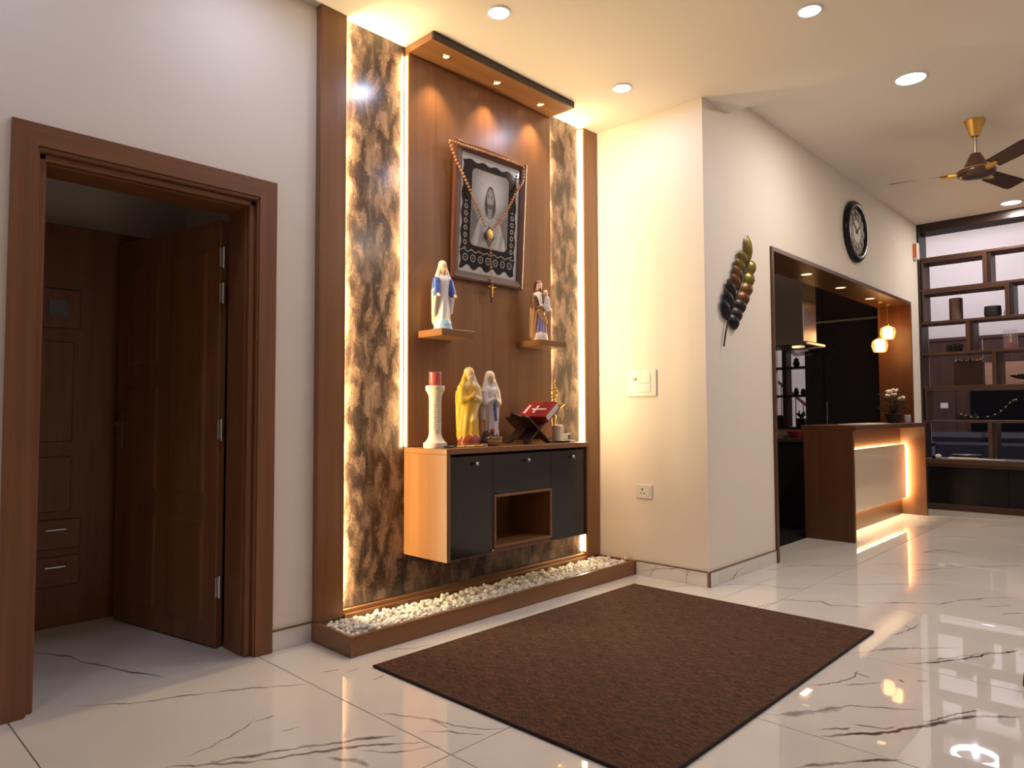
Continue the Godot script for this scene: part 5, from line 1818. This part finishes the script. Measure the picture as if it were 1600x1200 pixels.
# ------------------------------------------------------------------------------------------------ the dark kitchen
func kitchen() -> void:
	var dark: Material = M.wall
	var b := B.new()
	b.box(Vector3(4.45, 0, -5.2), Vector3(10.05, 3.0, -5.1))
	struct("wall_kitchen_back", b, dark)
	struct("ceiling_kitchen", boxb(Vector3(4.45, 2.9, -5.1), Vector3(10.05, 3.0, -2.6)), dark)
	struct("wall_kitchen_left", boxb(Vector3(4.35, 0, -5.1), Vector3(4.45, 2.9, -3.44)), dark)
	b = B.new()
	b.box(Vector3(9.95, 0, -5.1), Vector3(10.05, 2.9, -4.26))
	b.box(Vector3(9.95, 0, -4.26), Vector3(10.05, 0.95, -3.66))
	b.box(Vector3(9.95, 2.10, -4.26), Vector3(10.05, 2.9, -3.66))
	b.box(Vector3(9.95, 0, -3.66), Vector3(10.05, 2.9, -2.6))
	struct("wall_kitchen_far", b, dark)
	# glossy dark tall units
	var gl := mat(lin(0.012, 0.012, 0.022), 0.14)
	var names := ["beside the opening to the stairs", "in the corner by the wooden jamb"]
	var zz := [-3.64, -3.39, -2.62]
	for k in 2:
		var t := thing("tall_unit", "tall glossy black kitchen unit %s" % names[k], "cabinet", Vector3(9.45, 0, zz[k]))
		var w: float = zz[k + 1] - zz[k] - 0.004
		pbox("body", Vector3(0.02, 0, 0), Vector3(0.5, 2.86, w), M.black, t)
		pbox("door", Vector3(0, 0.1, 0.002), Vector3(0.019, 2.32, w - 0.002), gl, t, 0.002)
		pbox("loft_door", Vector3(0, 2.36, 0.002), Vector3(0.019, 2.86, w - 0.002), gl, t, 0.002)
		pbox("handle_rail", Vector3(-0.012, 2.322, 0.0), Vector3(0.012, 2.352, w), M.steel, t, 0.003)
		if k == 1: pbox("door_handle", Vector3(-0.03, 1.0, 0.03), Vector3(-0.018, 1.3, 0.045), M.steel, t, 0.003)
	# cooker hood over the hob counter
	var h := thing("cooker_hood", "stainless steel cooker hood with square chimney and curved smoked glass canopy", "cooker hood", Vector3(7.58, 1.84, -3.03))
	pbox("chimney", Vector3(-0.18, 0.055, -0.18), Vector3(0.18, 1.055, 0.175), M.steel, h, 0.004)
	pbox("motor_box", Vector3(-0.26, 0.012, -0.18), Vector3(0.26, 0.054, 0.24), M.steel, h, 0.01)
	var P := []
	for i in 17:
		var s := i / 8.0 - 1.0
		var row := []
		for q in 7:
			var e := q / 6.0
			row.append(Vector3(s * 0.45, 0.010 - 0.05 * s * s - 0.02 * e * e, lerpf(-0.18, 0.26 + 0.14 * sqrt(1.0 - s * s * 0.9), e)))
		P.append(row)
	b = B.new()
	b.grid(P, false, null, Vector3.UP)
	var P2 := []
	for row in P:
		var r2 := []
		for p in row: r2.append(p - Vector3(0, 0.006, 0))
		P2.append(r2)
	b.grid(P2, false, null, Vector3.DOWN)
	part("glass_canopy", b, M.smoke_glass, h)
	var hl := B.new()
	hl.box(Vector3(-0.10, 0.006, 0.02), Vector3(0.10, 0.0115, 0.08))
	part("hood_lamp", hl, M.warm_bulb, h)
	area_lamp(h, Vector3(0, -0.03, 0.05), Vector3(-90, 0, 0), Vector2(0.2, 0.06), 0.12, Color(1.0, 0.8, 0.6))
	var hc := thing("hob_counter", "dark kitchen base counter under the cooker hood", "counter", Vector3(7.0, 0, -3.3))
	pbox("body", Vector3(0, 0, 0), Vector3(2.3, 0.85, 0.58), M.black, hc, 0.003)
	pbox("worktop", Vector3(-0.02, 0.8505, -0.02), Vector3(2.32, 0.89, 0.6), granite(), hc, 0.003)
	b = B.new()
	b.lathe([Vector2(0.0, 0.0), Vector2(0.09, 0.0), Vector2(0.09, 0.0), Vector2(0.12, 0.07), Vector2(0.115, 0.07), Vector2(0.085, 0.006), Vector2(0.0, 0.006)], 24)
	tag(part("red_bowl", b, mat(lin(0.25, 0.02, 0.02), 0.25), self, Vector3(7.2, 0.8905, -2.85)), "red bowl on the dark hob counter", "bowl")
	# open rack in the hatch towards the stairs, with jars
	var rk := thing("jar_rack", "dark open rack of two shelves in the kitchen hatch towards the stairs", "shelf", Vector3(9.86, 0.95, -4.26))
	for y in [0.42, 0.82]: pbox("shelf_board", Vector3(0, y, 0.001), Vector3(0.19, y + 0.03, 0.6), M.black_matt, rk, 0.002, 2)
	pbox("upright", Vector3(0, 0, 0.14), Vector3(0.19, 1.15, 0.20), M.walnut_edge, rk, 0.002)
	pbox("upright", Vector3(0, 0, 0.60), Vector3(0.19, 1.15, 0.62), M.walnut_edge, rk, 0.002)
	pbox("bottom_board", Vector3(0, -0.03, 0.001), Vector3(0.19, -0.001, 0.6), M.black_matt, rk)
	var jar := B.new()
	jar.lathe([Vector2(0.0, 0.0), Vector2(0.03, 0.0), Vector2(0.03, 0.0), Vector2(0.046, 0.03), Vector2(0.046, 0.06), Vector2(0.03, 0.085), Vector2(0.034, 0.095), Vector2(0.034, 0.10), Vector2(0.0, 0.10)], 18)
	var lid := B.new()
	lid.lathe([Vector2(0.036, 0.1005), Vector2(0.036, 0.112), Vector2(0.01, 0.12), Vector2(0.012, 0.135), Vector2(0.0, 0.138)], 18)
	var jm := jar.mesh()
	var lm := lid.mesh()
	for q in [[1.8005, 0.31, 1.0, 1.0, "dark lidded jar on the upper hatch shelf by the upright post"], [1.8005, 0.48, 1.0, 1.0, "dark lidded jar on the upper hatch shelf by the black tall unit"], [1.4005, 0.30, 0.8, 0.8, "small dark lidded jar on the lower hatch shelf by the upright post"], [1.4005, 0.50, 1.0, 1.75, "tall dark lidded jar on the lower hatch shelf"], [1.4005, 0.40, 0.85, 0.7, "squat dark lidded jar in the middle of the lower hatch shelf"]]:
		var j := thing("lidded_jar", q[4], "jar", Vector3(9.955, q[0], -4.26 + q[1]), "jars on the hatch rack")
		j.scale = Vector3(q[2], q[3], q[2])
		part("body", jm, M.black_matt, j)
		part("lid", lm, M.black, j)
	var pp := thing("hatch_plant", "dark potted plant standing on the sill of the kitchen hatch", "potted plant", Vector3(9.955, 0.9505, -3.90))
	b = B.new()
	b.lathe([Vector2(0.0, 0.0), Vector2(0.06, 0.0), Vector2(0.06, 0.0), Vector2(0.075, 0.12), Vector2(0.0, 0.115)], 18)
	part("pot", b, M.black_matt, pp)
	b = B.new()
	for i in 40:
		var a := rng.randf() * TAU
		var e := rng.randf_range(0.04, 0.11)
		b.tube([Vector3(0, 0.11, 0), Vector3(cos(a) * e * 0.5, 0.17, sin(a) * e * 0.5), Vector3(cos(a) * e, rng.randf_range(0.14, 0.25), sin(a) * e)], [0.003, 0.008, 0.001], 5)
	part("foliage", b, M.leaf_dark, pp).set_meta("kind", "stuff")
	b = B.new()
	b.lathe([Vector2(0.0, 0.0), Vector2(0.04, 0.0), Vector2(0.04, 0.0), Vector2(0.06, 0.05), Vector2(0.06, 0.12), Vector2(0.045, 0.16), Vector2(0.0, 0.165)], 20)
	tag(part("dark_pot", b, M.black_matt, self, Vector3(9.955, 0.9505, -4.195)), "wide dark cooking pot on the sill of the kitchen hatch", "pot")
	# stairs beyond: sloped handrail with balusters
	var sr := thing("stair_railing", "wooden stair handrail with thin balusters seen through the kitchen hatch", "railing", Vector3(13.4, 0, -5.2))
	var ra := Vector3(0, 2.25, -1.05)
	var rb := Vector3(0, 0.80, 0.62)
	b = B.new()
	b.tube([ra, rb], 0.03, 8)
	part("handrail", b, M.counter_wood, sr)
	b = B.new()
	b.tube([ra - Vector3(0, 0.85, 0), rb - Vector3(0, 0.78, 0)], 0.02, 8)
	part("lower_rail", b, M.walnut_edge, sr)
	for k in 12:
		var p := ra.lerp(rb, (k + 0.5) / 12.0)
		b = B.new()
		b.tube([p - Vector3(0, 0.80, 0), p], 0.009, 6)
		part("baluster", b, M.walnut_edge, sr)

# ------------------------------------------------------------------------------------------------ shelf divider on the right
func divider() -> void:
	var X := 9.5
	var D := 0.30
	var t := thing("shelf_divider", "tall open brown shelf divider with staggered compartments over black base doors", "shelf unit", Vector3(X, 0, -2.25))
	var Z := func(u: float) -> float: return on(u, 560, 0, X).z + 2.25
	var L := 4.0
	var Y := func(v: float) -> float: return on(1446, v, 0, X).y
	pbox("top_beam", Vector3(0, 3.33, 0), Vector3(D, CEIL_FAR, L), M.walnut_edge, t, 0.003, 2)
	pbox("post", Vector3(0, 0, -0.02), Vector3(D, CEIL_FAR, 0.0), M.walnut_edge, t, 0.002)
	var ys := [3.012, 2.63, 2.235, 1.858, 1.46, 1.05, 0.60]
	for k in 6:
		pbox("shelf_board", Vector3(0, ys[k] - 0.030, 0.001), Vector3(D, ys[k], L), M.walnut, t, 0.002, 2)
	pbox("counter_board", Vector3(-0.12, 0.545, 0.001), Vector3(D + 0.05, 0.60, L), M.walnut, t, 0.003, 2)
	# dividers, and the box linings that make the compartments look framed
	var rows := [[0, [1547.0, 1760.0]], [1, [1581.0, 1800.0]], [2, [1517.0, 1690.0]], [3, [1557.0, 1740.0]], [4, [1640.0]], [5, [1547.0, 1740.0]]]
	for r in rows:
		var k: int = r[0]
		var top: float = ys[k] - 0.0305
		var bot: float = ys[k + 1] + 0.0005
		for u in r[1]:
			var z: float = Z.call(u)
			pbox("divider_board", Vector3(0, bot, z - 0.045), Vector3(D, top, z - 0.001), M.walnut, t, 0.002)
			pbox("divider_board", Vector3(0.012, bot, z + 0.001), Vector3(D, top, z + 0.036), M.walnut_edge, t, 0.002)
	for k in [0, 1, 4]:
		pbox("end_lining", Vector3(0.0, ys[k + 1] + 0.0005, 0.012), Vector3(D, ys[k] - 0.0305, 0.034), M.walnut, t, 0.002)
		pbox("top_lining", Vector3(0.0, ys[k] - 0.062, 0.0345), Vector3(D, ys[k] - 0.0305, Z.call([1540, 1574, 0, 0, 1630][k])), M.walnut, t, 0.002, 2)
	# base with black glass doors
	for k in 5:
		var z0 := 0.03 + k * 0.79
		pbox("base_door", Vector3(0.0, 0.075, z0), Vector3(0.02, 0.50, z0 + 0.785), M.black, t, 0.002)
	pbox("base_rail", Vector3(-0.012, 0.502, 0.001), Vector3(0.02, 0.544, L), M.walnut, t, 0.002, 2)
	pbox("plinth_rail", Vector3(-0.012, 0.0, 0.001), Vector3(0.02, 0.073, L), M.walnut, t, 0.002, 2)
	pbox("base_carcass", Vector3(0.021, 0.0, 0.001), Vector3(D, 0.544, L), M.walnut_edge, t)
	# things on the boards
	var zz := func(u: float) -> float: return Z.call(u) - 2.25
	var xm := X + 0.14
	var b := B.new()
	b.lathe([Vector2(0.0, 0.0), Vector2(0.068, 0.0), Vector2(0.068, 0.0), Vector2(0.068, 0.26), Vector2(0.064, 0.265), Vector2(0.058, 0.26), Vector2(0.058, 0.01), Vector2(0.0, 0.01)], 48, Vector3.ZERO, 1, 1, 24, 0.03)
	tag(part("ribbed_vase", b, mat(lin(0.16, 0.10, 0.08), 0.35, 0.4), self, Vector3(xm, ys[2] + 0.001, zz.call(1492))), "tall ribbed brown cylinder vase on the shelf divider", "vase")
	b = B.new()
	b.lathe([Vector2(0.0, 0.0), Vector2(0.075, 0.0), Vector2(0.075, 0.0), Vector2(0.085, 0.04), Vector2(0.082, 0.13), Vector2(0.075, 0.132), Vector2(0.07, 0.02), Vector2(0.0, 0.02)], 28)
	tag(part("dark_bowl", b, M.black_matt, self, Vector3(xm, ys[2] + 0.001, zz.call(1550))), "low dark bowl on the same board as the ribbed vase", "bowl")
	b = B.new()
	b.lathe([Vector2(0.0, 0.0), Vector2(0.013, 0.0), Vector2(0.013, 0.05), Vector2(0.006, 0.065), Vector2(0.009, 0.075), Vector2(0.0, 0.076)], 14)
	tag(part("small_bottle", b, glass(Color(0.8, 0.8, 0.85), 0.35, 0.05), self, Vector3(xm, ys[2] + 0.001, zz.call(1569))), "tiny clear bottle next to the low dark bowl", "bottle")
	var ca := thing("candle_glass", "wide clear glass holding a red candle on the shelf divider", "candle holder", Vector3(xm, ys[3] + 0.001, zz.call(1577)))
	b = B.new()
	b.lathe([Vector2(0.0, 0.002), Vector2(0.062, 0.002), Vector2(0.068, 0.012), Vector2(0.068, 0.225)], 28)
	part("glass_cylinder", b, glass(Color(0.95, 0.9, 0.95), 0.14, 0.03), ca)
	b = B.new()
	b.lathe([Vector2(0.0, 0.006), Vector2(0.045, 0.006), Vector2(0.045, 0.006), Vector2(0.045, 0.07), Vector2(0.0, 0.068)], 24)
	part("red_wax", b, mat(lin(0.35, 0.03, 0.05), 0.4), ca)
	b = B.new()
	b.tube([Vector3(0, 0.068, 0), Vector3(0, 0.17, 0)], 0.011, 12)
	part("ivory_taper", b, M.wax, ca)
	# dark trailing plant
	var dp := thing("trailing_plant", "low dark leafy plant on the shelf divider left of the candle glass", "plant", Vector3(xm, ys[3] + 0.001, zz.call(1487)))
	b = B.new()
	for i in 70:
		var p := Vector3(rng.randf_range(-0.06, 0.06), 0.001, rng.randf_range(-0.075, 0.075))
		var hgt := rng.randf_range(0.03, 0.12)
		b.tube([p, p + Vector3(0, hgt * 0.6, 0.01), p + Vector3(rng.randf_range(-0.02, 0.02), hgt, rng.randf_range(-0.03, 0.03))], [0.003, 0.009, 0.001], 5)
	part("foliage", b, M.leaf_dark, dp).set_meta("kind", "stuff")
	var pl := thing("flower_trough", "dark brown planter trough with small yellow blossoms on the shelf divider", "planter", Vector3(xm, ys[4] + 0.001, zz.call(1510)))
	pbox("trough", Vector3(-0.08, 0, -0.14), Vector3(0.08, 0.27, 0.14), M.walnut_edge, pl, 0.004)
	b = B.new()
	for i in 50:
		var p := Vector3(rng.randf_range(-0.06, 0.06), 0.265, rng.randf_range(-0.13, 0.13))
		b.tube([p, p + Vector3(rng.randf_range(-0.02, 0.02), 0.04, rng.randf_range(-0.02, 0.02))], [0.006, 0.003], 5)
	part("foliage", b, M.leaf_dark, pl).set_meta("kind", "stuff")
	var yl := mat(lin(0.55, 0.42, 0.10), 0.6)
	for i in 7:
		var fb := B.new()
		for q in 5: fb.ball(Vector3(rng.randf_range(-0.015, 0.015) - 0.02, 0.295 + rng.randf_range(-0.008, 0.012), -0.12 + i * 0.04 + rng.randf_range(-0.012, 0.012)), Vector3.ONE * 0.011, 4, 7)
		part("blossom", fb, yl if i % 2 else M.petal, pl)
	# white dotted garlands
	for g in [[[1502, 648], [1512, 650], [1526, 652], [1548, 651], [1562, 645], [1573, 634], [1582, 626], [1588, 624]], []]:
		if g.is_empty(): continue
		var gd := thing("flower_garland", "thin dark vine with white buds leaning in the shelf divider", "garland")
		var pts := []
		for q in g: pts.append(on(q[0], q[1], 0, X + 0.12))
		b = B.new()
		b.tube(pts, 0.005, 6)
		part("vine", b, M.leaf_dark, gd)
		b = B.new()
		for i in 11:
			var s := i / 10.0 * (pts.size() - 1.001)
			b.ball((pts[int(s)] as Vector3).lerp(pts[int(s) + 1], fmod(s, 1.0)) + Vector3(-0.01, rng.randf_range(-0.005, 0.01), 0), Vector3.ONE * 0.009, 5, 7)
		part("buds", b, M.petal, gd)
	var pc := thing("pine_sprig", "small dark spiky sprig beside the white budded vine", "plant", Vector3(X + 0.20, ys[5] + 0.002, zz.call(1500)))
	b = B.new()
	for i in 26:
		var p := Vector3(0, 0, -0.11 + 0.22 * i / 25.0)
		b.tube([p, p + Vector3(0, 0.03 + 0.03 * rng.randf(), 0.01), p + Vector3(0, 0.05 + 0.06 * rng.randf(), rng.randf_range(-0.02, 0.02))], [0.004, 0.006, 0.001], 5)
	part("sprig", b, M.leaf_dark, pc)
	var bo := thing("boat_ornament", "dark boat-shaped ornament with studs on the shelf divider", "ornament", Vector3(xm, ys[4] + 0.001, zz.call(1600)))
	b = B.new()
	b.lathe([Vector2(0.0, 0.0), Vector2(0.03, 0.0), Vector2(0.03, 0.02), Vector2(0.008, 0.03), Vector2(0.008, 0.055)], 16)
	part("foot", b, M.black_matt, bo)
	b = B.new()
	var bp := []
	for i in 9: bp.append(Vector3(0, 0.085 + 0.012 * pow(absf(i / 4.0 - 1.0), 2.0), -0.16 + 0.04 * i))
	b.tube(bp, [0.003, 0.016, 0.028, 0.033, 0.035, 0.033, 0.028, 0.016, 0.003], 12)
	part("hull", b, M.black, bo)
	b = B.new()
	for i in 6: b.ball(Vector3(-0.03, 0.10 + 0.01 * (i % 2), -0.09 + 0.036 * i), Vector3.ONE * 0.007, 5, 7)
	part("studs", b, M.brass, bo)
	# on the wide counter board
	b = B.new()
	b.box(Vector3(-0.045, 0, -0.27), Vector3(0.045, 0.012, 0.27), 0.003)
	b.box(Vector3(-0.04, 0.0125, -0.27), Vector3(0.03, 0.022, 0.02), 0.003)
	tag(part("paper_pile", b, M.paper, self, Vector3(X - 0.06, 0.601, zz.call(1522))), "pile of white papers on the divider's wide counter board", "papers")
	b = B.new()
	b.lathe([Vector2(0.0, 0.0), Vector2(0.10, 0.0), Vector2(0.15, 0.02), Vector2(0.16, 0.045), Vector2(0.155, 0.045), Vector2(0.10, 0.008), Vector2(0.0, 0.008)], 28)
	tag(part("shallow_dish", b, mat(lin(0.08, 0.07, 0.10), 0.15), self, Vector3(X + 0.19, 0.6005, zz.call(1500))), "shallow dark glazed dish behind the papers on the counter board", "dish")
	b = B.new()
	b.lathe([Vector2(0.0, 0.0), Vector2(0.02, 0.0), Vector2(0.032, 0.018), Vector2(0.03, 0.045), Vector2(0.0, 0.055)], 18)
	tag(part("white_shell", b, M.petal, self, Vector3(X - 0.05, 0.6005, zz.call(1463))), "small round white ornament at the end of the counter board", "ornament")
	var dv := thing("cordless_phone", "upright dark handset with a bluish key panel at the counter board end", "phone", Vector3(X - 0.0, 0.601, zz.call(1455)))
	pbox("handset", Vector3(-0.03, 0, -0.022), Vector3(0.0, 0.18, 0.026), M.black, dv, 0.008)
	pbox("key_panel", Vector3(-0.033, 0.03, -0.016), Vector3(-0.0302, 0.14, 0.020), mat(lin(0.12, 0.13, 0.28), 0.35), dv)

# ------------------------------------------------------------------------------------------------ living room behind the divider
func living_room() -> void:
	var rg := thing("ring_lamp", "white ring lamp hanging high in the living room beyond the divider", "lamp", Vector3(13.0, 4.21, -2.51))
	var b := B.new()
	var pth := []
	for k in 40: pth.append(Vector3(cos(TAU * k / 40) * 0.30, 0, sin(TAU * k / 40) * 0.30))
	b.tube(pth, 0.035, 10, true)
	part("lamp_ring", b, M.cool_glow, rg)
	b = B.new()
	for a in [0.0, TAU / 3, TAU * 2 / 3]: b.tube([Vector3(cos(a) * 0.3, 0.03, sin(a) * 0.3), Vector3(0, 0.985, 0)], 0.003, 5)
	part("wires", b, M.steel, rg)
	bulb_lamp(rg, Vector3(0, -0.08, 0), 3.0, Color(0.93, 0.9, 1.0), 0.03)
	# wooden wall panelling: separate tall boards
	var pn := thing("wall_panelling", "brown wooden panelling of tall boards on the living room wall", "panelling", Vector3(14.6, 0, -4.2))
	for k in 12:
		var z := k * 0.42
		if k >= 4: continue
		pbox("board", Vector3(0, 0, z), Vector3(0.03, 2.44, z + 0.414), M.walnut, pn, 0.003)
	pbox("cap_rail", Vector3(-0.02, 2.441, 0), Vector3(0.05, 2.50, 5.6), M.walnut, pn, 0.003, 2)
	for k in 9:
		pbox("board", Vector3(0, 2.02, 1.685 + k * 0.42), Vector3(0.03, 2.44, 1.685 + k * 0.42 + 0.414), M.walnut, pn, 0.003)
	var peach := mat(lin(0.62, 0.34, 0.20), 0.5, 0.0, M.wood.albedo_texture, Vector3(0.6, 0.3, 1))
	var bp := thing("tv_back_panel", "peach coloured grained panel behind the television", "wall panel", Vector3(14.6, 0.0, -2.515))
	pbox("panel", Vector3(0.0, 0.3, 0), Vector3(0.03, 2.015, 3.8), peach, bp, 0.002, 2)
	var tvm := mat(lin(0.006, 0.006, 0.007), 0.3)
	tvm.metallic_specular = 0.2
	var tv := thing("television", "large black television on the peach panel beyond the divider", "television", Vector3(14.5, 0.80, -2.72))
	pbox("casing", Vector3(0.02, 0, 0), Vector3(0.06, 0.78, 1.9), M.black_matt, tv, 0.005)
	pbox("screen", Vector3(0.015, 0.015, 0.012), Vector3(0.0198, 0.765, 1.888), tvm, tv)
	var ws := thing("wall_switch", "small white switch plate on the living room panelling", "switch", Vector3(14.598, 1.22, -3.13))
	pbox("plate", Vector3(-0.012, 0, -0.06), Vector3(0.0, 0.10, 0.06), M.plastic, ws, 0.003)
	pbox("rocker", Vector3(-0.016, 0.02, -0.03), Vector3(-0.012, 0.08, 0.03), M.plastic, ws, 0.002)
	var sf := thing("sofa", "dark blue sofa with plump back cushions seen through the shelf divider", "sofa", Vector3(12.2, 0, -3.2))
	pbox("base", Vector3(0.05, 0.08, 0), Vector3(0.95, 0.42, 3.2), M.sofa, sf, 0.03)
	pbox("back", Vector3(0, 0.10, 0), Vector3(0.2, 0.70, 3.2), M.sofa, sf, 0.04)
	for k in 3:
		pbox("back_cushion", Vector3(0.06, 0.52, 0.12 + k * 1.0), Vector3(0.36, 0.84, 1.10 + k * 1.0), M.sofa, sf, 0.07)
	for k in 2: pbox("arm", Vector3(0.05, 0.1, [-0.2, 3.21][k]), Vector3(0.95, 0.62, [-0.01, 3.4][k]), M.sofa, sf, 0.05)
	for k in 2:
		downlight(Vector3(13.6, 5.2, [-5.4, 1.5][k]), 0.09, 2.0, ["wide downlight in the high ceiling above the stairs", "wide downlight in the high living room ceiling"][k])

func fan() -> void:
	var hub := on(1525, 266, 0, 6.40)
	var t := thing("ceiling_fan", "brown and gold three-blade ceiling fan in the dining area", "fan", Vector3(hub.x, hub.y, hub.z))
	var up := CEIL_FAR - hub.y
	var b := B.new()
	b.lathe([Vector2(0.025, up - 0.13), Vector2(0.035, up - 0.125), Vector2(0.078, up - 0.005), Vector2(0.078, up), Vector2(0.0, up)], 6)
	part("canopy", b, M.gold_paint, t)
	b = B.new()
	b.tube([Vector3(0, 0.10, 0), Vector3(0, up - 0.12, 0)], 0.013, 12)
	part("rod", b, mat(lin(0.55, 0.42, 0.3), 0.3, 0.7), t)
	var brown := mat(lin(0.07, 0.03, 0.02), 0.25)
	b = B.new()
	b.lathe([Vector2(0.02, 0.135), Vector2(0.035, 0.13), Vector2(0.065, 0.07), Vector2(0.085, 0.02), Vector2(0.12, 0.005), Vector2(0.135, -0.015), Vector2(0.125, -0.04), Vector2(0.08, -0.055), Vector2(0.0, -0.058)], 32)
	part("motor", b, brown, t)
	b = B.new()
	b.lathe([Vector2(0.122, 0.006), Vector2(0.128, 0.002), Vector2(0.132, -0.004)], 32)
	part("gold_ring", b, M.gold_paint, t)
	var rr := Vector3(cam_r.x, 0, cam_r.z).normalized()
	var ff := Vector3(cam_f.x, 0, cam_f.z).normalized()
	for a in [150.0, 270.0, 30.0]:
		var d := rr * cos(deg_to_rad(a)) + ff * sin(deg_to_rad(a))
		var s := d.cross(Vector3.UP)
		var br := B.new()
		br.tube([d * 0.11 + Vector3(0, -0.02, 0), d * 0.16 + Vector3(0, -0.022, 0), d * 0.24 + Vector3(0, -0.015, 0)], [0.018, 0.022, 0.014], 8)
		part("blade_bracket", br, M.gold_paint, t)
		var P := []
		var Q := []
		for k in 9:
			var q := k / 8.0
			var w := lerpf(0.055, 0.075, q) * (1.0 if k < 8 else 0.8)
			var row := []
			var row2 := []
			for e in 5:
				var f := e / 2.0 - 1.0
				var p := d * (0.19 + 0.44 * q) + s * w * f + Vector3(0, -0.012 + 0.018 * f, 0)
				row.append(p + Vector3(0, 0.003, 0))
				row2.append(p - Vector3(0, 0.003, 0))
			P.append(row)
			Q.append(row2)
		var bl := B.new()
		bl.grid(P, false, null, Vector3.UP)
		bl.grid(Q, false, null, Vector3.DOWN)
		part("blade", bl, brown, t)
